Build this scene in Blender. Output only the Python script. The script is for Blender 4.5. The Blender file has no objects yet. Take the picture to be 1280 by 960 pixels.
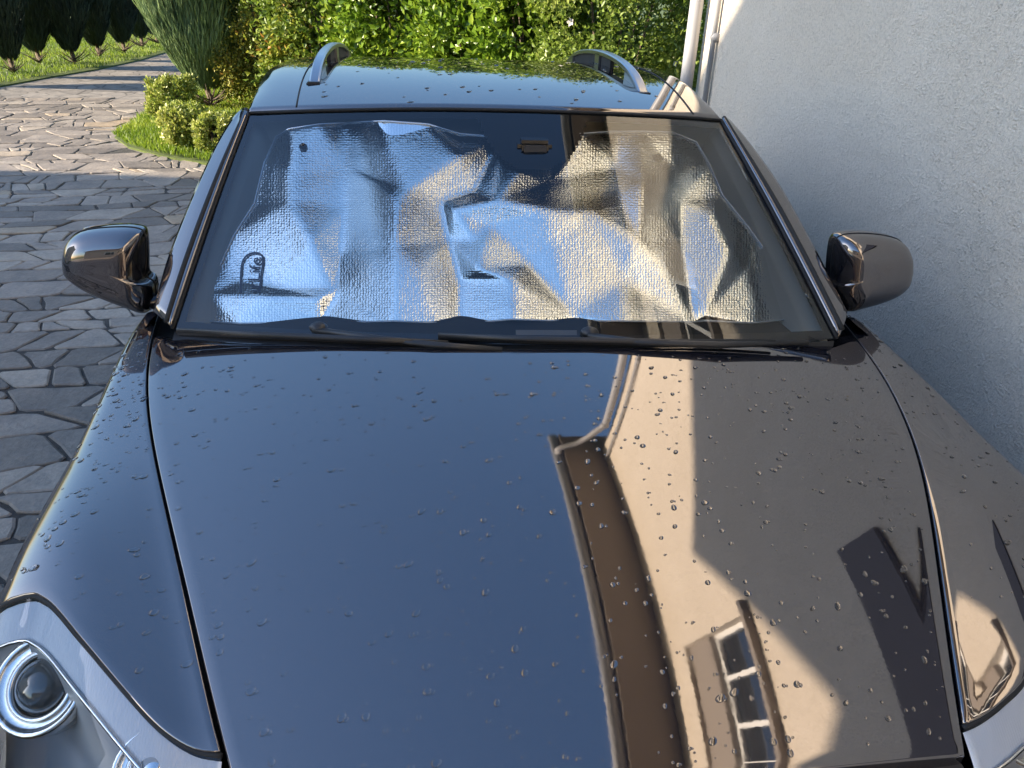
import bpy, bmesh, math, random
import numpy as np
from mathutils import Vector, Matrix, noise, geometry

random.seed(7); rng = np.random.default_rng(7)
SC = bpy.context.scene
COL = SC.collection
rad = math.radians

# ---------------------------------------------------------------- camera
TH, YAW, ROLL = rad(28.0), rad(7.3), rad(2.2)
CAM = np.array([-.25, 0., 1.87]); F = 960.
FW = np.array([math.sin(YAW)*math.cos(TH), math.cos(YAW)*math.cos(TH), -math.sin(TH)])
R0 = np.array([math.cos(YAW), -math.sin(YAW), 0.]); U0 = np.cross(R0, FW)
RX = math.cos(ROLL)*R0 + math.sin(ROLL)*U0
UP = math.cos(ROLL)*U0 - math.sin(ROLL)*R0
cd = bpy.data.cameras.new('camera'); cd.sensor_width = 36; cd.lens = 36*F/1280; cd.clip_start = .05; cd.clip_end = 600
cam = bpy.data.objects.new('camera', cd); COL.objects.link(cam)
M = Matrix.Identity(4)
for i in range(3):
    M[i][0], M[i][1], M[i][2], M[i][3] = RX[i], UP[i], -FW[i], CAM[i]
cam.matrix_world = M
SC.camera = cam

# ---------------------------------------------------------------- sky and sun
SUN_EL, SUN_AZ = rad(21), rad(-7)          # sun low on the left, a touch beyond the car
S2S = Vector((-math.cos(SUN_EL)*math.cos(SUN_AZ), math.cos(SUN_EL)*math.sin(SUN_AZ), math.sin(SUN_EL)))
W = bpy.data.worlds.new('World'); SC.world = W; W.use_nodes = True
nt = W.node_tree; bg = nt.nodes['Background']
sky = nt.nodes.new('ShaderNodeTexSky'); sky.sky_type = 'NISHITA'; sky.sun_disc = False
sky.sun_elevation = SUN_EL; sky.sun_rotation = math.atan2(S2S.x, S2S.y)
sky.altitude = 300; sky.air_density = 1.5; sky.dust_density = 2.4; sky.ozone_density = 8
nt.links.new(sky.outputs[0], bg.inputs[0]); bg.inputs[1].default_value = .15
sl = bpy.data.lights.new('sun', 'SUN'); sl.energy = 4.4; sl.angle = rad(.53); sl.color = (1, .95, .82)
so = bpy.data.objects.new('sun', sl); COL.objects.link(so)
so.rotation_euler = (-S2S).to_track_quat('-Z', 'Y').to_euler(); so.location = (-20, 5, 12)
SC.view_settings.view_transform = 'Standard'; SC.view_settings.look = 'None'
SC.view_settings.exposure = 1.66; SC.view_settings.gamma = 1
SC.view_settings.use_white_balance = True; SC.view_settings.white_balance_temperature = 7450; SC.view_settings.white_balance_tint = 14   # the phone balanced for open shade
SC.render.engine = 'CYCLES'
SC.cycles.use_denoising = True
SC.cycles.max_bounces = 10; SC.cycles.transparent_max_bounces = 16; SC.cycles.transmission_bounces = 6
SC.cycles.glossy_bounces = 5; SC.cycles.diffuse_bounces = 3
SC.cycles.caustics_reflective = False; SC.cycles.caustics_refractive = False
SC.cycles.sample_clamp_indirect = 8

# ---------------------------------------------------------------- picking helpers
def ray(px, py): return RX*(px-640)/F - UP*(py-480)/F + FW
def onz(px, py, z):
    d = ray(px, py); return CAM + (z-CAM[2])/d[2]*d
def onX(px, py, X):
    d = ray(px, py); return CAM + (X-CAM[0])/d[0]*d
def onY(px, py, Y):
    d = ray(px, py); return CAM + (Y-CAM[1])/d[1]*d
def onf(px, py, f):
    d = ray(px, py); lo, hi = .5, 6.
    for _ in range(50):
        m = (lo+hi)/2; p = CAM+m*d
        if p[2] > f(p[0], p[1]): lo = m
        else: hi = m
    return CAM+lo*d

# ---------------------------------------------------------------- scene-graph helpers
def link(name, me, m=None, parent=None, smooth=False):
    o = bpy.data.objects.new(name, me); COL.objects.link(o)
    if m is not None: me.materials.append(m)
    if parent is not None: o.parent = parent
    if smooth:
        me.polygons.foreach_set('use_smooth', [True]*len(me.polygons))
    return o
def mesh(name, verts, faces, m=None, parent=None, smooth=False):
    me = bpy.data.meshes.new(name)
    me.from_pydata([tuple(map(float, v)) for v in verts], [], [tuple(f) for f in faces]); me.update()
    return link(name, me, m, parent, smooth)
def empty(name, loc=(0, 0, 0)):
    o = bpy.data.objects.new(name, None); COL.objects.link(o); o.location = loc; o.empty_display_size = .1
    return o
def tag(o, label=None, cat=None, group=None, kind=None):
    if label: o['label'] = label
    if cat: o['category'] = cat
    if group: o['group'] = group
    if kind: o['kind'] = kind
    return o
def grid_faces(nu, nv, off=0, closed_u=False):
    f = []
    for j in range(nv-1):
        for i in range(nu if closed_u else nu-1):
            i2 = (i+1) % nu
            f.append((off+j*nu+i, off+j*nu+i2, off+(j+1)*nu+i2, off+(j+1)*nu+i))
    return f
def grid(name, P, m, parent=None, smooth=True, flip=False):
    P = np.asarray(P); nv, nu = P.shape[:2]
    f = grid_faces(nu, nv)
    if flip: f = [t[::-1] for t in f]
    return mesh(name, P.reshape(-1, 3), f, m, parent, smooth)
def solid(o, t, off=-1):
    md = o.modifiers.new('thickness', 'SOLIDIFY'); md.thickness = t; md.offset = off
    return o
def tube(name, pts, r, m, parent=None, n=10, caps=True, flat=1.0):
    pts = [Vector(p) for p in pts]; V = []; rr = r if hasattr(r, '__len__') else [r]*len(pts)
    ref = Vector((0, 0, 1))
    for i, p in enumerate(pts):
        t = (pts[min(i+1, len(pts)-1)]-pts[max(i-1, 0)]).normalized()
        a = t.cross(ref)
        if a.length < .05: a = t.cross(Vector((1, 0, 0)))
        a.normalize(); b = a.cross(t)
        for k in range(n):
            an = 2*math.pi*k/n
            V.append(p+a*math.cos(an)*rr[i]+b*math.sin(an)*rr[i]*flat)
    f = grid_faces(n, len(pts), 0, True)
    if caps:
        f.append(tuple(range(n))[::-1]); f.append(tuple(range(len(V)-n, len(V))))
    return mesh(name, V, f, m, parent, True)
def box(name, lo, hi, m, parent=None, bev=0.0):
    bm = bmesh.new(); bmesh.ops.create_cube(bm, size=1)
    lo = Vector(lo); hi = Vector(hi)
    for v in bm.verts:
        v.co = Vector(((v.co.x+.5)*(hi.x-lo.x)+lo.x, (v.co.y+.5)*(hi.y-lo.y)+lo.y, (v.co.z+.5)*(hi.z-lo.z)+lo.z))
    if bev: bmesh.ops.bevel(bm, geom=bm.edges[:], offset=bev, segments=2, affect='EDGES')
    me = bpy.data.meshes.new(name); bm.to_mesh(me); bm.free()
    return link(name, me, m, parent)
def curve_fit(pts, deg, ax_in, ax_out):
    c = np.polyfit([p[ax_in] for p in pts], [p[ax_out] for p in pts], deg)
    return lambda s: np.polyval(c, s)
def spline(pts, n):
    """Catmull-Rom through points (any dimension), n samples"""
    P = np.array(pts, float); P = np.vstack([2*P[0]-P[1], P, 2*P[-1]-P[-2]])
    k = len(P)-3; out = []
    for s in np.linspace(0, k, n):
        i = min(int(s), k-1); t = s-i; a, b, c, d = P[i:i+4]
        out.append(.5*((2*b)+(c-a)*t+(2*a-5*b+4*c-d)*t*t+(3*b-a-3*c+d)*t**3))
    return np.array(out)

# ---------------------------------------------------------------- materials
def nmat(name):
    m = bpy.data.materials.new(name); m.use_nodes = True
    t = m.node_tree; return m, t, t.nodes['Principled BSDF'], t.nodes, t.links
def pmat(name, col, rough=.5, metal=0., ior=1.5, **kw):
    m, t, p, N, L = nmat(name)
    p.inputs['Base Color'].default_value = (*col, 1); p.inputs['Roughness'].default_value = rough
    p.inputs['Metallic'].default_value = metal; p.inputs['IOR'].default_value = ior
    for k, v in kw.items(): p.inputs[k.replace('_', ' ')].default_value = v
    return m
def nz(N, L, scale, detail=3, rough=.55, vec=None, typ='ShaderNodeTexNoise'):
    n = N.new(typ); n.inputs['Scale'].default_value = scale
    if typ == 'ShaderNodeTexNoise':
        n.inputs['Detail'].default_value = detail; n.inputs['Roughness'].default_value = rough
    if vec is not None: L.new(vec, n.inputs['Vector'])
    return n
def ramp(N, L, src, stops):
    r = N.new('ShaderNodeValToRGB'); L.new(src, r.inputs[0]); e = r.color_ramp.elements
    while len(e) < len(stops): e.new(.5)
    for x, (p, c) in zip(e, stops):
        x.position = p; x.color = (*c, 1) if len(c) == 3 else c
    return r
def bump(N, L, src, strength, dist, normal=None):
    b = N.new('ShaderNodeBump'); b.inputs['Strength'].default_value = strength; b.inputs['Distance'].default_value = dist
    L.new(src, b.inputs['Height'])
    if normal is not None: L.new(normal, b.inputs['Normal'])
    return b

def mk_paint():
    m, t, p, N, L = nmat('dark_metallic_paint')
    tc = N.new('ShaderNodeTexCoord')
    fl = nz(N, L, 900, 1, .5, tc.outputs['Object'])
    r = ramp(N, L, fl.outputs[0], [(.45, (.006, .006, .008)), (.78, (.04, .038, .048))])
    L.new(r.outputs[0], p.inputs['Base Color'])
    p.inputs['IOR'].default_value = 2.85; p.inputs['Specular Tint'].default_value = (1, .91, .87, 1)
    d = nz(N, L, 14, 5, .65, tc.outputs['Object'])
    rr = N.new('ShaderNodeMapRange'); L.new(d.outputs[0], rr.inputs[0])
    rr.inputs['From Min'].default_value = .35; rr.inputs['From Max'].default_value = .8
    rr.inputs['To Min'].default_value = .015; rr.inputs['To Max'].default_value = .06
    L.new(rr.outputs[0], p.inputs['Roughness'])
    b = bump(N, L, nz(N, L, 110, 2, .5, tc.outputs['Object']).outputs[0], .011, .001)
    L.new(b.outputs[0], p.inputs['Normal'])
    return m
PAINT = mk_paint()
BLACK = pmat('black_gap_rubber', (.006, .006, .006), .7)
PLASTIC = pmat('black_plastic', (.018, .017, .017), .42)
GLOSSBLACK = pmat('gloss_black', (.008, .008, .009), .06, ior=1.6)
TYRE = pmat('tyre_rubber', (.02, .02, .02), .85)
ALU = pmat('satin_aluminium', (.40, .40, .41), .3, 1.0)
CHROME = pmat('chrome', (.82, .82, .82), .06, 1.0)
RIM = pmat('alloy_rim', (.5, .5, .5), .3, 1.0)
DASH = pmat('dash_grey', (.035, .036, .042), .75)
BEIGE = pmat('beige_trim', (.78, .72, .61), .8)
LAMPGREY = pmat('lamp_housing_grey', (.66, .65, .63), .35, .3)
FRIT = pmat('frit_black', (.012, .013, .016), .35)
WHITEBAR = pmat('white_window_bar', (.8, .8, .78), .4)

def mk_glass(name, ior, tint, rough=0.):
    m = bpy.data.materials.new(name); m.use_nodes = True; t = m.node_tree; N, L = t.nodes, t.links
    N.remove(N['Principled BSDF'])
    fr = N.new('ShaderNodeFresnel'); fr.inputs[0].default_value = ior
    tr = N.new('ShaderNodeBsdfTransparent'); tr.inputs[0].default_value = (*tint, 1)
    gl = N.new('ShaderNodeBsdfGlossy'); gl.inputs['Roughness'].default_value = rough
    mx = N.new('ShaderNodeMixShader'); L.new(fr.outputs[0], mx.inputs[0]); L.new(tr.outputs[0], mx.inputs[1]); L.new(gl.outputs[0], mx.inputs[2])
    L.new(mx.outputs[0], N['Material Output'].inputs[0])
    return m
GLASS = mk_glass('windscreen_glass', 1.7, (.93, .95, .94))
LENSGLASS = mk_glass('lamp_cover_clear', 1.45, (.95, .96, .96))
SIDEGLASS = mk_glass('side_glass', 1.6, (.25, .28, .28))
PANE = pmat('window_pane', (.02, .025, .03), .02, ior=2.2)
PROJ = pmat('projector_lens', (.05, .06, .065), .03, ior=1.9)
WATER = pmat('water', (1, 1, 1), 0., ior=1.33, Transmission_Weight=1.0)

def mk_strip():
    m, t, p, N, L = nmat('ribbed_lamp_strip')
    tc = N.new('ShaderNodeTexCoord'); wv = N.new('ShaderNodeTexWave'); wv.inputs['Scale'].default_value = 75
    wv.bands_direction = 'X'; L.new(tc.outputs['Object'], wv.inputs['Vector'])
    p.inputs['Base Color'].default_value = (.93, .93, .93, 1); p.inputs['Roughness'].default_value = .3; p.inputs['Metallic'].default_value = 0
    b = bump(N, L, wv.outputs[0], .25, .002); L.new(b.outputs[0], p.inputs['Normal'])
    return m
STRIP = mk_strip()

def mk_foil():
    m, t, p, N, L = nmat('bubble_foil')
    uv = N.new('ShaderNodeUVMap'); uv.uv_map = 'UVMap'
    vo = N.new('ShaderNodeTexVoronoi'); vo.inputs['Scale'].default_value = 1.0; vo.feature = 'F1'; vo.inputs['Randomness'].default_value = .42
    L.new(uv.outputs[0], vo.inputs['Vector'])
    n2 = nz(N, L, .35, 4, .6, uv.outputs[0])
    n3 = nz(N, L, 2.2, 2, .6, uv.outputs[0])
    p.inputs['Base Color'].default_value = (.93, .93, .90, 1); p.inputs['Metallic'].default_value = 1; p.inputs['Roughness'].default_value = .07
    b1 = bump(N, L, n2.outputs[0], .15, .006)
    b2 = bump(N, L, vo.outputs['Distance'], .45, .002, b1.outputs[0])
    b3 = bump(N, L, n3.outputs[0], .25, .002, b2.outputs[0])
    L.new(b3.outputs[0], p.inputs['Normal'])
    return m
FOIL = mk_foil()

def mk_stucco():
    m, t, p, N, L = nmat('rough_stucco')
    tc = N.new('ShaderNodeTexCoord'); v = tc.outputs['Object']
    big = nz(N, L, 1.3, 4, .6, v)
    r = ramp(N, L, big.outputs[0], [(.3, (.655, .575, .475)), (.7, (.71, .63, .53))])
    sp = nz(N, L, 75, 4, .75, v); rs = ramp(N, L, sp.outputs[0], [(.34, (.72, .72, .72)), (.5, (1, 1, 1)), (.66, (1.1, 1.1, 1.1))])
    mm = N.new('ShaderNodeMix'); mm.data_type = 'RGBA'; mm.blend_type = 'MULTIPLY'; mm.inputs[0].default_value = .8
    L.new(r.outputs[0], mm.inputs[6]); L.new(rs.outputs[0], mm.inputs[7])
    L.new(mm.outputs[2], p.inputs['Base Color']); p.inputs['Roughness'].default_value = .92
    f1 = nz(N, L, 130, 3, .6, v); f2 = nz(N, L, 14, 3, .6, v)
    vo = nz(N, L, 130, 0, .5, v, 'ShaderNodeTexVoronoi')
    gr = N.new('ShaderNodeMath'); gr.operation = 'MULTIPLY'
    rp = ramp(N, L, f2.outputs[0], [(.45, (0, 0, 0)), (.62, (1, 1, 1))])
    L.new(rp.outputs[0], gr.inputs[0]); L.new(vo.outputs[0], gr.inputs[1])
    b1 = bump(N, L, f1.outputs[0], .9, .008); b2 = bump(N, L, gr.outputs[0], .6, .007, b1.outputs[0])
    L.new(b2.outputs[0], p.inputs['Normal'])
    return m
STUCCO = mk_stucco()
SOFFIT = pmat('brown_soffit', (.25, .21, .175), .6)
DARKBROWN = pmat('dark_brown_shutter', (.09, .07, .06), .6)
ROOFTILE = pmat('roof_tile_brown', (.12, .06, .045), .7)
PIPE = pmat('painted_pipe', (.33, .33, .34), .45)
FASCIA = pmat('white_gutter', (.62, .62, .6), .4)

def mk_stone():
    m, t, p, N, L = nmat('grey_flagstone')
    oi = N.new('ShaderNodeObjectInfo'); ge = N.new('ShaderNodeNewGeometry')
    tc = N.new('ShaderNodeTexCoord'); v = ge.outputs['Position']
    at = N.new('ShaderNodeAttribute'); at.attribute_name = 'tint'
    n1 = nz(N, L, 4.5, 6, .65, v); n2 = nz(N, L, 38, 4, .7, v)
    r1 = ramp(N, L, at.outputs['Fac'], [(0, (.165, .137, .11)), (.35, (.24, .2, .162)), (.7, (.305, .255, .208)), (.93, (.38, .32, .255)), (1, (.37, .27, .17))])
    mx = N.new('ShaderNodeMix'); mx.data_type = 'RGBA'; mx.blend_type = 'MULTIPLY'; mx.inputs[0].default_value = .75
    r2 = ramp(N, L, n1.outputs[0], [(.3, (.55, .55, .56)), (.7, (1.15, 1.12, 1.08))])
    L.new(r1.outputs[0], mx.inputs[6]); L.new(r2.outputs[0], mx.inputs[7])
    mx2 = N.new('ShaderNodeMix'); mx2.data_type = 'RGBA'; mx2.blend_type = 'MULTIPLY'; mx2.inputs[0].default_value = .6
    r3 = ramp(N, L, n2.outputs[0], [(.3, (.6, .6, .6)), (.7, (1.15, 1.15, 1.15))])
    L.new(mx.outputs[2], mx2.inputs[6]); L.new(r3.outputs[0], mx2.inputs[7])
    L.new(mx2.outputs[2], p.inputs['Base Color']); p.inputs['Roughness'].default_value = .68
    b1 = bump(N, L, n1.outputs[0], .6, .03); b2 = bump(N, L, n2.outputs[0], .5, .006, b1.outputs[0])
    L.new(b2.outputs[0], p.inputs['Normal'])
    return m
STONE = mk_stone()
def mk_far_paving():
    m, t, p, N, L = nmat('far_paving')
    ge = N.new('ShaderNodeNewGeometry'); v = ge.outputs['Position']
    vo = N.new('ShaderNodeTexVoronoi'); vo.feature = 'DISTANCE_TO_EDGE'; vo.inputs['Scale'].default_value = 3.0; L.new(v, vo.inputs['Vector'])
    vc = N.new('ShaderNodeTexVoronoi'); vc.inputs['Scale'].default_value = 3.0; L.new(v, vc.inputs['Vector'])
    n1 = nz(N, L, 5, 5, .65, v)
    r1 = ramp(N, L, vc.outputs['Color'], [(0, (.2, .175, .15)), (1, (.32, .28, .24))])
    r2 = ramp(N, L, vo.outputs[0], [(.0, (.3, .3, .3)), (.045, (1, 1, 1))])
    r3 = ramp(N, L, n1.outputs[0], [(.3, (.7, .7, .7)), (.7, (1.1, 1.1, 1.08))])
    a = N.new('ShaderNodeMix'); a.data_type = 'RGBA'; a.blend_type = 'MULTIPLY'; a.inputs[0].default_value = 1
    b = N.new('ShaderNodeMix'); b.data_type = 'RGBA'; b.blend_type = 'MULTIPLY'; b.inputs[0].default_value = 1
    L.new(r1.outputs[0], a.inputs[6]); L.new(r2.outputs[0], a.inputs[7]); L.new(a.outputs[2], b.inputs[6]); L.new(r3.outputs[0], b.inputs[7])
    L.new(b.outputs[2], p.inputs['Base Color']); p.inputs['Roughness'].default_value = .75
    bb = bump(N, L, n1.outputs[0], .5, .03); L.new(bb.outputs[0], p.inputs['Normal'])
    return m
FARPAVE = mk_far_paving()
def mk_soil(name, c1, c2, sc=6):
    m, t, p, N, L = nmat(name)
    ge = N.new('ShaderNodeNewGeometry'); n = nz(N, L, sc, 6, .65, ge.outputs['Position'])
    r = ramp(N, L, n.outputs[0], [(.3, c1), (.7, c2)]); L.new(r.outputs[0], p.inputs['Base Color'])
    p.inputs['Roughness'].default_value = .95
    b = bump(N, L, n.outputs[0], .6, .03); L.new(b.outputs[0], p.inputs['Normal'])
    return m
JOINT = mk_soil('joint_sand', (.03, .027, .024), (.065, .058, .05), 20)
TURF = mk_soil('turf', (.05, .075, .015), (.10, .13, .022), 9)
BARK = mk_soil('bark', (.07, .05, .035), (.16, .12, .085), 40)
def mk_leaf(name, stops, rough=.45, trans=.4, tcol=None):
    m, t, p, N, L = nmat(name)
    at = N.new('ShaderNodeAttribute'); at.attribute_name = 'tint'
    r = ramp(N, L, at.outputs['Fac'], stops)
    L.new(r.outputs[0], p.inputs['Base Color']); p.inputs['Roughness'].default_value = rough
    tr = N.new('ShaderNodeBsdfTranslucent'); L.new(r.outputs[0], tr.inputs[0])
    mx = N.new('ShaderNodeMixShader'); mx.inputs[0].default_value = trans
    L.new(p.outputs[0], mx.inputs[1]); L.new(tr.outputs[0], mx.inputs[2]); L.new(mx.outputs[0], N['Material Output'].inputs[0])
    return m
L_HEDGE = mk_leaf('hedge_leaf', [(0, (.07, .15, .014)), (.5, (.17, .28, .028)), (1, (.32, .41, .05))], .35)
L_FLOWERSHRUB = mk_leaf('flowering_shrub_leaf', [(0, (.08, .13, .02)), (.6, (.18, .26, .04)), (1, (.34, .39, .10))], .4)
L_THUJA = mk_leaf('golden_thuja_leaf', [(0, (.14, .16, .025)), (.45, (.30, .30, .05)), (.85, (.44, .37, .07)), (1, (.5, .24, .06))], .6, .3)
L_GREENSHRUB = mk_leaf('shrub_leaf', [(0, (.07, .14, .02)), (.55, (.2, .28, .04)), (.9, (.36, .36, .06)), (1, (.48, .22, .06))], .45)
L_JUNIPER = mk_leaf('juniper_needle', [(0, (.09, .15, .06)), (.5, (.19, .28, .115)), (1, (.30, .40, .18))], .65, .2)
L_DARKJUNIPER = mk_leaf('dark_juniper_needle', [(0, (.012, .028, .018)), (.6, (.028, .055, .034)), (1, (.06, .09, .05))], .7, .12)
L_EUONYMUS = mk_leaf('euonymus_leaf', [(0, (.13, .19, .025)), (.4, (.30, .36, .06)), (1, (.55, .53, .18))], .4, .3)
L_GRASS = mk_leaf('grass_blade', [(0, (.10, .18, .015)), (.5, (.20, .30, .025)), (1, (.34, .40, .05))], .5, .4)
PETAL = pmat('white_petal', (.8, .76, .74), .6)

# ================================================================= SETTING
HX = 1.75                                   # plane of the house wall
HY1 = 5.75                                  # far corner of the wall

tag(mesh('ground', [(-300, -300, -.06), (300, -300, -.06), (300, 300, -.06), (-300, 300, -.06)], [(0, 1, 2, 3)], TURF), kind='structure')

# driveway outline in plan
edge_l = [onz(*p, 0)[:2] for p in [(-140, 140), (0, 108), (60, 97), (120, 87), (175, 75), (205, 66)]]
far = [(-6.6, 40), (-4.6, 40)]
edge_r = [(-4.75, 22), (-4.45, 17), (-4.2, 14.0), (-4.0, 11.6)] + [tuple(onz(*p, 0)[:2]) for p in [(165, 158), (143, 172), (160, 184), (200, 195), (258, 205)]] + [(-1.4, 7.9), (1.8, 7.6), (7, 7.6)]
drive = [tuple(p) for p in edge_l] + far + edge_r + [(7, -12), (-14, -12), (-14, 9.5)]
driveway = mesh('driveway', [(x, y, -.014) for x, y in drive], [tuple(range(len(drive)))[::-1]], FARPAVE)
tag(driveway, kind='structure')
def inside(x, y, poly):
    c = False; n = len(poly)
    for i in range(n):
        (x1, y1), (x2, y2) = poly[i], poly[i-1]
        if (y1 > y) != (y2 > y) and x < (x2-x1)*(y-y1)/(y2-y1)+x1: c = not c
    return c

# flagstones: jittered courses, Voronoi cells clipped one by one
def clip(poly, p, q):
    m = ((p[0]+q[0])/2, (p[1]+q[1])/2); n = (q[0]-p[0], q[1]-p[1]); out = []
    for i in range(len(poly)):
        a, b = poly[i-1], poly[i]
        da = (a[0]-m[0])*n[0]+(a[1]-m[1])*n[1]; db = (b[0]-m[0])*n[0]+(b[1]-m[1])*n[1]
        if (da <= 0) != (db <= 0):
            t = da/(da-db); out.append((a[0]+(b[0]-a[0])*t, a[1]+(b[1]-a[1])*t))
        if db <= 0: out.append(b)
    return out
def stones():
    """irregular courses, rotated a little, every joint slanted, some slabs cracked in two"""
    res = []; ca, sa = math.cos(.16), math.sin(.16)
    def wob(x, y): return (x+.12*noise.noise((x*.9, y*.9, 1.))+.05*noise.noise((x*2.7, y*2.7, 3.)), y+.15*noise.noise((x*.8, y*.8, 7.))+.06*noise.noise((x*2.5, y*2.5, 9.)))
    ys = [-3.]
    while ys[-1] < 17: ys.append(ys[-1]+random.uniform(.15, .35))
    for k in range(len(ys)-1):
        ya, yb = ys[k], ys[k+1]; x = -13+random.uniform(0, .3); js = random.uniform(-.05, .05)
        while x < 6:
            w = random.uniform(.15, .48); jn = random.uniform(-.10, .10)
            x2 = x+w
            q = [(x-js, ya), (x2-jn, ya), (x2+jn, yb), (x+js, yb)]
            parts = [q]; r = random.random()
            if r < .22:
                t, t2 = random.uniform(.25, .75), random.uniform(.25, .75)
                a = (q[0][0]+(q[1][0]-q[0][0])*t, ya); b = (q[3][0]+(q[2][0]-q[3][0])*t2, yb)
                parts = [[q[0], a, b, q[3]], [a, q[1], q[2], b]]
            elif r < .34 and yb-ya > .23:
                t, t2 = random.uniform(.35, .65), random.uniform(.35, .65)
                a = (q[0][0]+(q[3][0]-q[0][0])*t, ya+(yb-ya)*t); b = (q[1][0]+(q[2][0]-q[1][0])*t2, ya+(yb-ya)*t2)
                parts = [[q[0], q[1], b, a], [a, b, q[2], q[3]]]
            for pp_ in parts:
                pl_ = [wob(u*ca-v*sa, u*sa+v*ca) for u, v in pp_]
                c = (sum(u for u, v in pl_)/len(pl_), sum(v for u, v in pl_)/len(pl_))
                if c[0] > HX-.1 or not inside(c[0], c[1], drive) or c[1] > 13 or c[1] < .3: continue
                if abs(c[0]) < .75 and .6 < c[1] < 4.9: continue
                if c[0] < -c[1]*.5-5.: continue
                res.append((c, pl_))
            x = x2; js = jn
    return res
def stone_geo(p, poly):
    """bevelled, slightly uneven slab in local coordinates"""
    n0 = len(poly); q = []
    for i in range(n0):                       # soften and roughen the outline
        a, b = poly[i], poly[(i+1) % n0]
        L = math.hypot(b[0]-a[0], b[1]-a[1])
        if L < .04: q.append(((a[0]+b[0])/2, (a[1]+b[1])/2)); continue
        for t in ((.1, .5, .9) if L > .14 else (.3, .7)):
            j = .007 if t == .5 else .003
            q.append((a[0]+(b[0]-a[0])*t+random.uniform(-j, j), a[1]+(b[1]-a[1])*t+random.uniform(-j, j)))
    cx = sum(v[0] for v in q)/len(q); cy = sum(v[1] for v in q)/len(q); n = len(q); V = []
    g = random.uniform(.004, .009); zt = random.uniform(-.004, .004); tx, ty = random.uniform(-.02, .02), random.uniform(-.02, .02)
    for ins, z in ((g, -.035), (g, -.006), (g+.008, .0)):
        for x, y in q:
            dx, dy = x-cx, y-cy; r = math.hypot(dx, dy); k = max(.1, 1-ins/r*1.15)
            V.append((dx*k, dy*k, z+(zt+tx*dx+ty*dy if z > -.03 else 0)))
    f = grid_faces(n, 3, 0, True); f.append(tuple(range(2*n, 3*n)))
    return (cx, cy), V, f
def tint_attr(me, vals, n):
    a = me.attributes.new('tint', 'FLOAT', 'POINT'); a.data.foreach_set('value', np.repeat(np.asarray(vals, np.float32), n) if np.ndim(n) == 0 else np.asarray(vals, np.float32))
def build_stones():
    lst = stones()
    def score(s):
        d = np.array([s[0][0], s[0][1], 0])-CAM; z = d@FW
        if z < .2: return 1e9
        u, v = 640+F*(d@RX)/z, 480-F*(d@UP)/z
        if u < -25 or u > 270 or v < 0 or v > 760: return 1e6+abs(u)
        if u > 190-(v-390)*.55 and v > 390: return 1e6
        if v < 390 and u > 320-v*.33: return 1e6
        return math.hypot(d[0], d[1])
    lst.sort(key=score)
    bigV, bigF, bigT = [], [], []
    for k, (p, poly) in enumerate(lst):
        c, V, f = stone_geo(p, poly); tv = random.random()
        if k < 300 and score((p, poly)) < 1e5:
            me = bpy.data.meshes.new('flagstone'); me.from_pydata(V, [], f); tint_attr(me, [tv], len(V))
            o = link('flagstone', me, STONE, driveway); o.location = (c[0], c[1], 0)
        else:
            o0 = len(bigV); bigV += [(v[0]+c[0], v[1]+c[1], v[2]) for v in V]; bigF += [tuple(i+o0 for i in t) for t in f]; bigT += [tv]*len(V)
    me = bpy.data.meshes.new('distant_flagstones'); me.from_pydata(bigV, [], bigF)
    tint_attr(me, bigT, [0]); o = link('distant_flagstones', me, STONE, driveway); tag(o, kind='stuff')
    bed = [(x, y) for x, y in [(-9.5, .2), (HX, .2), (HX, 7.4), (-1.6, 7.8), (-2.6, 8.4), (-3.9, 9.7), (-4.2, 11.), (-4.3, 12.6), (-7.2, 12.6), (-9.5, 10)]]
    tag(mesh('joint_bed', [(x, y, -.009) for x, y in bed], [tuple(range(len(bed)))], JOINT, driveway), kind='stuff')
build_stones()

# lawns
def lawn(name, poly, label):
    n = len(poly)
    V = [(x, y, .008) for x, y in poly]+[(x, y, -.05) for x, y in poly]
    me = [tuple(range(n))]+[(i, i+n, (i+1) % n+n, (i+1) % n) for i in range(n)]
    return tag(mesh(name, V, me, TURF), kind='structure')
pl = [tuple(p) for p in edge_l]+[(-6.6, 40), (-40, 40), (-40, 9), (-14, 9.8)]
pr = [(-4.6, 40)]+edge_r[:-1]+[(5, 7.6), (14, 8), (14, 40)]
lawn('lawn_left', pl, ''); lawn('lawn_right', pr, '')

def cards(name, P, D, Nn, ln, wd, tint, m, parent=None, fold=.25):
    """many folded leaves in one mesh: P base points, D growth direction, Nn leaf normals"""
    n = len(P); D = D/np.linalg.norm(D, axis=1, keepdims=True)
    S = np.cross(D, Nn); S /= np.maximum(np.linalg.norm(S, axis=1, keepdims=True), 1e-6); U = np.cross(S, D)
    ln = np.broadcast_to(ln, n)[:, None]; wd = np.broadcast_to(wd, n)[:, None]
    mid = P+D*ln*.5
    V = np.stack([P, mid+S*wd*.5+U*wd*fold, P+D*ln-U*wd*.15, mid-S*wd*.5+U*wd*fold], 1).reshape(-1, 3)
    me = bpy.data.meshes.new(name); me.vertices.add(4*n); me.vertices.foreach_set('co', V.astype(np.float32).ravel())
    base = np.arange(n)*4
    idx = np.stack([base, base+1, base+2, base, base+2, base+3], 1).ravel().astype(np.int32)
    me.loops.add(6*n); me.loops.foreach_set('vertex_index', idx)
    me.polygons.add(2*n); me.polygons.foreach_set('loop_start', np.arange(0, 6*n, 3, dtype=np.int32)); me.update(calc_edges=True)
    tint_attr(me, tint, 4)
    return link(name, me, m, parent)
def unit(n):
    v = rng.normal(size=(n, 3)); return v/np.linalg.norm(v, axis=1, keepdims=True)

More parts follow.
